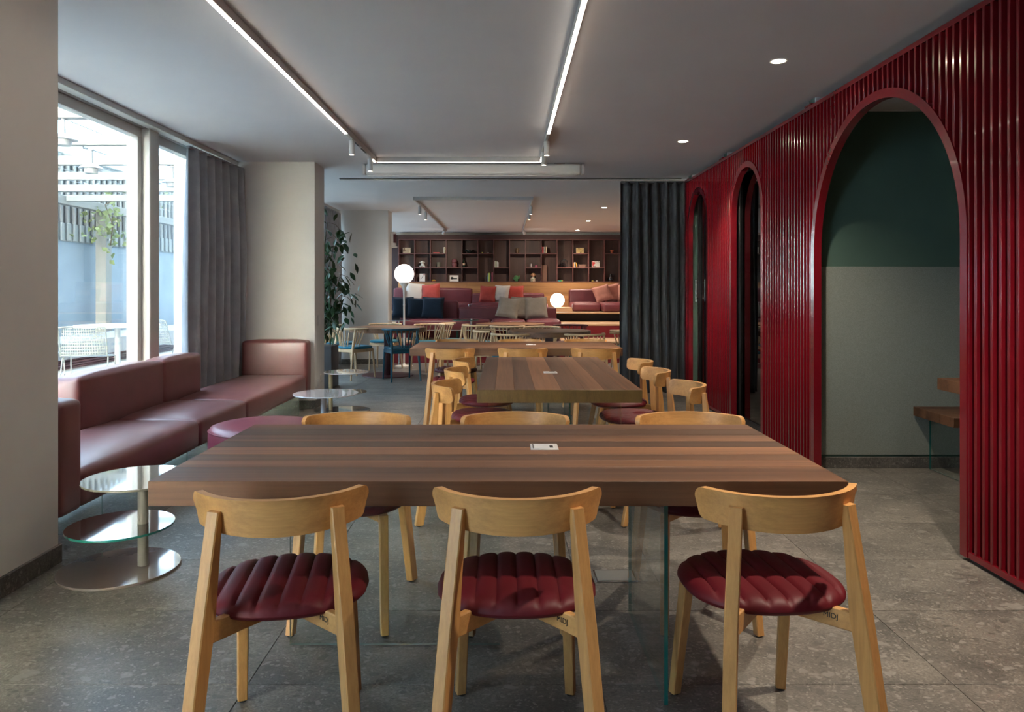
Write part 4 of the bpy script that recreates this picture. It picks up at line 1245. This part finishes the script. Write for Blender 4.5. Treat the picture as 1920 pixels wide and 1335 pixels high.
# ================================================================== BOOKCASE AND ITS CONTENTS
PX = .382; NC = 15; BX = -2.592
ZR = (1.497, 1.837, 2.177, 2.517)
bk = thing('bookcase', 'wide dark aubergine wall bookcase of square and tall open compartments', 'bookcase', (BX, YW, ZR[0]))
D = .28; T = .020
obj('back_panel', MB().box(-.02, NC*PX+.02, D-.01, D, 0, 1.02), M['shelf_back'], bk)
obj('top_panel', MB().rbox(-.02, NC*PX+.02, 0, D, 1.02-T/2, 1.02+T/2, .001, 1), M['shelf'], bk)
obj('bottom_panel', MB().rbox(-.02, NC*PX+.02, -.006, D, -T/2-.004, T/2, .001, 1), M['shelf'], bk)
obj('fascia', MB().box(-.02, NC*PX+.02, .02, D, 1.02+T/2, 1.13), M['wallbrown'], bk)
div = MB().rbox(-T/2, T/2, 0, D-.01, T/2, 1.02-T/2, .001, 1).mesh('divider', M['shelf'])
for i in range(NC+1): link('divider', div, bk, (i*PX, 0, 0))
shf = MB().rbox(T/2, PX-T/2, .004, D-.01, -T/2, T/2, .001, 1).mesh('shelf_board', M['shelf'])
H1 = {1,2,3,5,6,8,9,10,12,14,15}; H2 = {2,3,4,5,7,9,11,12,13,15}
for c in range(1, NC+1):
    if c in H1: link('shelf_board', shf, bk, ((c-1)*PX, 0, .68))
    if c in H2: link('shelf_board', shf, bk, ((c-1)*PX, 0, .34))
def cell(c, row, fx=.5, dy=.10):
    """foot point in column c, row 0 bottom .. 2 top"""
    return (BX + (c-1)*PX + fx*PX, YW + dy, ZR[row] + T/2 + .0005)
def book(c, row, fx, w, h, col, label, lean=0.0, d=.16, flat=False, group='books in the bookcase'):
    x, y, z = cell(c, row, fx, .03)
    t = thing('book', label, 'book', (x, y, z), 0, group)
    mc = plain('book_cover_%d' % len(bpy.data.materials), col, .55, var=.03)
    R_ = Matrix.Rotation(lean, 4, 'Y')
    if flat:
        obj('cover', MB().box(-w/2, w/2, 0, d, 0, .003).box(-w/2, w/2, 0, d, h-.003, h).box(-w/2, w/2, 0, .003, .003, h-.003), mc, t)
        obj('pages', MB().box(-w/2+.003, w/2-.003, .003, d-.004, .003, h-.003), M['opal_base'], t)
    else:
        obj('cover', MB().box(-w/2, -w/2+.002, 0, d, 0, h, M=R_).box(w/2-.002, w/2, 0, d, 0, h, M=R_).box(-w/2+.002, w/2-.002, 0, .002, 0, h, M=R_), mc, t)
        obj('pages', MB().box(-w/2+.002, w/2-.002, .002, d-.004, .003, h-.003, M=R_), M['opal_base'], t)
    return t
def picture(c, row, fx, w, h, mat, label, lean=.12):
    x, y, z = cell(c, row, fx, .10)
    t = thing('picture', label, 'picture', (x, y, z), 0, 'small pictures standing in the bookcase')
    Mx = Matrix.Rotation(-lean, 4, 'X')
    obj('panel', MB().rbox(-w/2, w/2, 0, .018, 0, h, .002, 1, M=Mx), M['opal_base'], t)
    obj('print', MB().box(-w/2+.004, w/2-.004, -.0012, .0, .004, h-.004, M=Mx), mat, t)
    return t
picture(1, 2, .47, .185, .135, art('art_figure', (.42,.33,.22), [((.12,.07,.04), 11, .56), ((.55,.50,.42), 8, .62)], seed=1), 'small brown picture in the top left compartment')
pc = picture(2, 0, .46, .138, .19, M['opal_base'], 'white card with a thin dark squiggle and red corner')
obj('squiggle', MB().tube([(-.04,.0,.055),(-.02,.006,.075),(0,.003,.10),(.012,.002,.115),(.03,.003,.145)], .004, 5), M['socket_dark'], pc)
obj('red_corner', MB().box(.03, .062, .012, .016, .155, .178), M['coral'], pc)
pc = picture(4, 0, .48, .215, .15, M['opal_base'], 'cream panel with a plain dark shape, under the glass vase')
obj('dark_shape', MB().rbox(-.075, -.02, -.002, .004, .05, .11, .008, 2).rbox(-.02, .075, 0, .006, .055, .075, .006, 2), M['socket_dark'], pc)
picture(12, 2, .47, .19, .135, art('art_floral', (.60,.44,.18), [((.03,.02,.015), 14, .57)], seed=5), 'tan picture with dark floral marks in the top row')
picture(13, 1, .48, .19, .15, art('art_red', (.50,.46,.43), [((.12,.11,.11), 9, .56), ((.45,.03,.03), 6, .53)], seed=8), 'grey picture with a red blot in the middle row')
book(3, 2, .37, .15, .022, (.45,.05,.05), 'red book lying flat in the top row', flat=True)
book(3, 2, .86, .016, .145, (.55,.56,.50), 'pale upright book in the top row, left of the yellow one')
book(3, 2, .92, .016, .145, (.55,.45,.20), 'yellowish upright book in the top row')
for i, (c_, h_, ttl) in enumerate((((.62,.62,.60), .155, 'tallest white book of the four above the empty lower compartment'), ((.30,.42,.22), .15, 'greenish white book of the four, second in line'), ((.60,.60,.58), .14, 'white book of the four, third in line'), ((.50,.47,.44), .125, 'shortest pale book of the four, at right'))):
    book(7, 1, .08+i*.068, .02, h_, c_, ttl)
book(6, 0, .44, .016, .13, (.02,.02,.02), 'black book leaning in the bottom row', lean=.28)
book(6, 0, .64, .022, .19, (.22,.40,.50), 'light blue upright book in the bottom row')
book(6, 0, .71, .024, .205, (.42,.55,.10), 'lime green upright book in the bottom row')
book(6, 0, .80, .020, .18, (.04,.05,.05), 'dark narrow book between lime and pink books')
book(6, 0, .90, .026, .22, (.42,.08,.14), 'tall pink upright book in the bottom row')
book(10, 2, .11, .030, .155, (.40,.02,.03), 'thick red upright book in the top row')
book(10, 2, .19, .012, .155, (.62,.60,.58), 'thin white book beside the thick red one')
book(10, 2, .31, .020, .158, (.60,.50,.34), 'cream book leaning slightly in the top row', lean=.05)
book(12, 1, .06, .018, .12, (.45,.18,.04), 'orange upright book against the divider')
book(12, 1, .13, .016, .125, (.62,.60,.58), 'white book between two orange books')
book(12, 1, .26, .016, .12, (.55,.25,.03), 'orange book leaning left', lean=-.18)
def lathe_thing(name, label, cat, c, row, fx, prof, mat, n=20, dy=.12, extra=None):
    t = thing(name, label, cat, cell(c, row, fx, dy))
    obj('body', MB().lathe(prof, n), mat, t, ang=50)
    return t
m_pinkglass = plain('plum_glass', (.22,.08,.09), .08, coat=1.0, var=.2, scale=14)
v = lathe_thing('glass_vase', 'faceted plum glass vase in a tall compartment', 'vase', 4, 1, .50, [(0,0),(.055,0),(.06,.015),(.075,.09),(.05,.11),(.07,.125),(.072,.165),(.048,.195),(.04,.2),(.036,.18),(0,.17)], m_pinkglass, 8)
obj('neck_ring', MB().lathe([(.036,.195),(.052,.197),(.052,.207),(.036,.207)], 16), m_pinkglass, v)
b = lathe_thing('bowl', 'dark ceramic bowl in the top row', 'bowl', 5, 2, .47, [(0,0),(.05,0),(.06,.01),(.105,.06),(.11,.085),(.104,.085),(.09,.05),(0,.02)], plain('dark_bowl', (.02,.03,.03), .15, coat=.8), 24)
obj('handle', MB().tube([(.10,0,.07),(.135,0,.085),(.14,0,.06),(.10,0,.045)], .007, 6), M['black'], b)
lathe_thing('bucket', 'grey-green metal bucket in the middle row', 'bucket', 3, 1, .50, [(0,0),(.042,0),(.056,.115),(.060,.118),(.060,.125),(.053,.125),(.040,.008),(0,.008)], plain('grey_green_metal', (.20,.19,.14), .45), 24)
bt = lathe_thing('wine_bottle', 'dark green bottle with a cream label', 'bottle', 5, 1, .10, [(0,0),(.032,0),(.034,.01),(.034,.11),(.014,.15),(.012,.20),(.014,.205),(0,.205)], plain('bottle_green', (.01,.035,.02), .1, coat=.8), 18, .06)
obj('label_band', MB().lathe([(.0345,.05),(.0345,.10)], 18), plain('label_cream', (.60,.42,.28), .6), bt)
j = lathe_thing('jug', 'brown stoneware jug with handles in the top row', 'jug', 8, 2, .50, [(0,0),(.03,0),(.036,.03),(.036,.08),(.028,.10),(.03,.125),(.026,.125),(0,.10)], plain('brown_stoneware', (.14,.085,.045), .5), 18)
for s in (-1, 1): obj('handle', MB().tube([(s*.032,0,.085),(s*.055,0,.11),(s*.05,0,.125),(s*.026,0,.12)], .005, 6), j.children[0].data.materials[0], j)
j = lathe_thing('black_jug', 'glossy black jug with handle and narrow neck', 'jug', 14, 0, .42, [(0,0),(.06,0),(.078,.03),(.076,.07),(.05,.11),(.028,.13),(.026,.175),(.03,.185),(.022,.185),(0,.16)], plain('black_glaze', (.006,.006,.007), .08, coat=1.0), 22)
obj('handle', MB().tube([(.05,0,.11),(.09,0,.13),(.085,0,.165),(.028,0,.165)], .007, 7), j.children[0].data.materials[0], j)
lathe_thing('flower_pot', 'small terracotta pot in the top row', 'pot', 14, 2, .50, [(0,0),(.030,0),(.036,.06),(.044,.062),(.044,.085),(.037,.085),(.028,.01),(0,.01)], plain('terracotta', (.42,.10,.045), .7), 20)
cb_ = lathe_thing('sauce_bottle', 'small brown glass bottle in the middle row', 'bottle', 9, 1, .17, [(0,0),(.014,0),(.015,.06),(.007,.08),(.007,.10),(0,.10)], plain('brown_glass', (.09,.03,.02), .15), 12)
cb2 = lathe_thing('sauce_bottle', 'small white-labelled bottle beside the brown one', 'bottle', 9, 1, .38, [(0,0),(.015,0),(.015,.07),(.007,.085),(.007,.105),(0,.105)], plain('white_label', (.55,.48,.48), .4), 12)
obj('cap', MB().cyl((0,0,.09), (0,0,.108), .008, n=10), M['maroon_metal'], cb2)
pj = lathe_thing('jam_jar', 'small pink jar in the middle row', 'jar', 9, 1, .70, [(0,0),(.03,0),(.033,.01),(.033,.04),(.028,.048),(0,.048)], plain('pink_jam', (.42,.10,.17), .3), 18)
obj('lid', MB().cyl((0,0,.048), (0,0,.060), .031, n=18), M['maroon_metal'], pj)
# cactus
t = thing('cactus_ornament', 'green ribbed cactus ornament in the bottom row', 'ornament', cell(8, 0, .43, .12))
mg = plain('cactus_green', (.07,.20,.075), .6, var=.2)
mb = MB(); n = 20; prof = [(.034,0),(.042,.03),(.044,.08),(.042,.12),(.026,.143),(0,.148)]
vs_ = []; fs = []
for r, z in prof: vs_ += [(max(r,.001)*(1+.13*math.cos(10*PI*k/n*2))*math.cos(2*PI*k/n), max(r,.001)*(1+.13*math.cos(10*PI*k/n*2))*math.sin(2*PI*k/n), z) for k in range(n)]
for i in range(len(prof)-1):
    for q in range(n): fs.append((i*n+q, i*n+(q+1)%n, (i+1)*n+(q+1)%n, (i+1)*n+q))
obj('trunk', mb.add(vs_, fs), mg, t)
obj('arm', MB().tube([(.03,0,.06),(.065,0,.075),(.07,0,.11),(.07,0,.15)], [.014,.017,.017,.010], 10), mg, t)
obj('arm', MB().tube([(-.03,0,.04),(-.06,0,.05),(-.064,0,.075),(-.064,0,.10)], [.012,.015,.015,.009], 10), mg, t)
# ceramic head vase / bust ornament
t = thing('bust_ornament', 'floral patterned ceramic bust ornament in the bottom row', 'ornament', cell(9, 0, .50, .13))
mfl = art('floral_ceramic', (.50,.44,.34), [((.10,.20,.08), 26, .55), ((.45,.10,.08), 30, .60)], seed=4)
mfc = plain('painted_ceramic_face', (.50,.27,.17), .4)
obj('shoulders', MB().lathe([(0,0),(.060,0),(.062,.03),(.064,.06),(.05,.085),(.026,.10),(.022,.115),(0,.115)], 20, M=Matrix.Diagonal((1.05,.7,1,1))), mfl, t)
obj('face', MB().sphere((0,0,.145), .040, 18, 12, (.86,.92,1.1)).sphere((0,-.037,.142), .006, 8, 6, (1,1.2,1.5)), mfc, t)
mb = MB()
for a in range(9):
    an = PI*a/8; mb.sphere((.040*math.cos(an), .008, .152+.036*math.sin(an)), .019, 10, 8)
obj('hair', mb, plain('golden_brown_glaze', (.33,.17,.06), .4), t)
# plush toy
t = thing('plush_toy', 'white plush lamb toy sitting in the middle row', 'toy', cell(2, 1, .47, .12))
mw = cloth('white_plush', (.62,.60,.53), 40)
obj('body', MB().sphere((.005,0,.055), .048, 16, 10, (1,.9,1.15)), mw, t)
obj('head', MB().sphere((-.005,-.02,.125), .034, 16, 10, (1.1,1,1)).sphere((-.012,-.05,.118), .018, 10, 8), mw, t)
for s in (-1, 1):
    obj('ear', MB().sphere((s*.045-.005,-.01,.125), .016, 10, 6, (1.5,.6,.8)), mw, t)
    obj('leg', MB().tube([(s*.03,-.02,.03),(s*.055,-.06,.018)], [.018,.020], 10), mw, t)
# lantern of black wire
t = thing('wire_lantern', 'black wire lantern in a tall compartment', 'lantern', cell(11, 1, .47, .13))
obj('top_cap', MB().lathe([(.045,.185),(.045,.205),(.04,.205)], 20).lathe([(0,.18),(.06,.175),(.09,.16),(.09,.15),(0,.15)], 20), M['black'], t)
obj('base', MB().lathe([(0,0),(.05,0),(.05,.012),(.08,.025),(0,.025)], 20), M['black'], t)
for k in range(10):
    a = 2*PI*k/10
    obj('wire', MB().tube([(.08*math.cos(a), .08*math.sin(a), .02), (.086*math.cos(a+.3), .086*math.sin(a+.3), .09), (.085*math.cos(a), .085*math.sin(a), .155)], .0045, 5), M['black'], t)
# toys and small blocks
def toy(label, c, row, fx, pieces, name='toy'):
    t = thing(name, label, 'toy', cell(c, row, fx, .08))
    for i, (x0, x1, z0, z1, col) in enumerate(pieces):
        obj('block', MB().rbox(x0, x1, -.02, .025, z0, z1, .004, 2), plain('toy_paint_%d' % len(bpy.data.materials), col, .4), t)
    return t
ty = toy('yellow toy car in the bottom row', 3, 0, .20, [(-.052,.052,.012,.03,(.62,.42,.01)), (-.03,.03,.03,.045,(.65,.48,.02)), (-.056,-.047,.014,.028,(.5,.03,.02))], 'toy_car')
for x in (-.033, .033): obj('wheel', MB().cyl((x,-.026,.012), (x,-.018,.012), .012, n=14), M['coral'], ty)
toy('tiny yellow block toy in the top row', 6, 2, .28, [(-.016,.016,0,.02,(.55,.42,.03)), (-.008,.008,.02,.026,(.5,.35,.02))])
toy('tiny white block toy in the top row', 6, 2, .62, [(-.03,.0,0,.016,(.10,.10,.10)), (-.002,.026,0,.022,(.50,.48,.44))])
toy('row of turquoise and green blocks in the bottom row', 11, 0, .22, [(-.06,-.03,0,.028,(.03,.25,.30)), (-.03,.0,0,.022,(.02,.35,.36)), (.0,.03,.0,.03,(.05,.35,.08)), (.03,.06,0,.03,(.40,.30,.02))])
toy('small yellow and white blocks in the bottom row', 13, 0, .40, [(-.075,-.035,0,.022,(.5,.38,.05)), (-.035,.015,0,.006,(.15,.10,.08)), (.03,.07,0,.022,(.52,.46,.40))])
t = thing('storage_box', 'plain brown box standing in the tall compartment', 'box', cell(10, 0, .22, .16))
obj('body', MB().rbox(-.06, .06, 0, .09, 0, .40, .003, 1), M['shelf_back'], t); obj('front_panel', MB().rbox(-.058, .058, -.004, .001, .003, .397, .001, 1), plain('brown_board', (.15,.075,.05), .6), t)
t = thing('storage_box', 'low brown box beside the leaning orange book', 'box', cell(12, 1, .62, .14))
obj('body', MB().rbox(-.085, .085, 0, .1, 0, .075, .003, 1), plain('brown_board_low', (.17,.085,.06), .6), t); obj('lid', MB().rbox(-.087, .087, -.002, .102, .06, .078, .002, 1), M['shelf_back'], t)
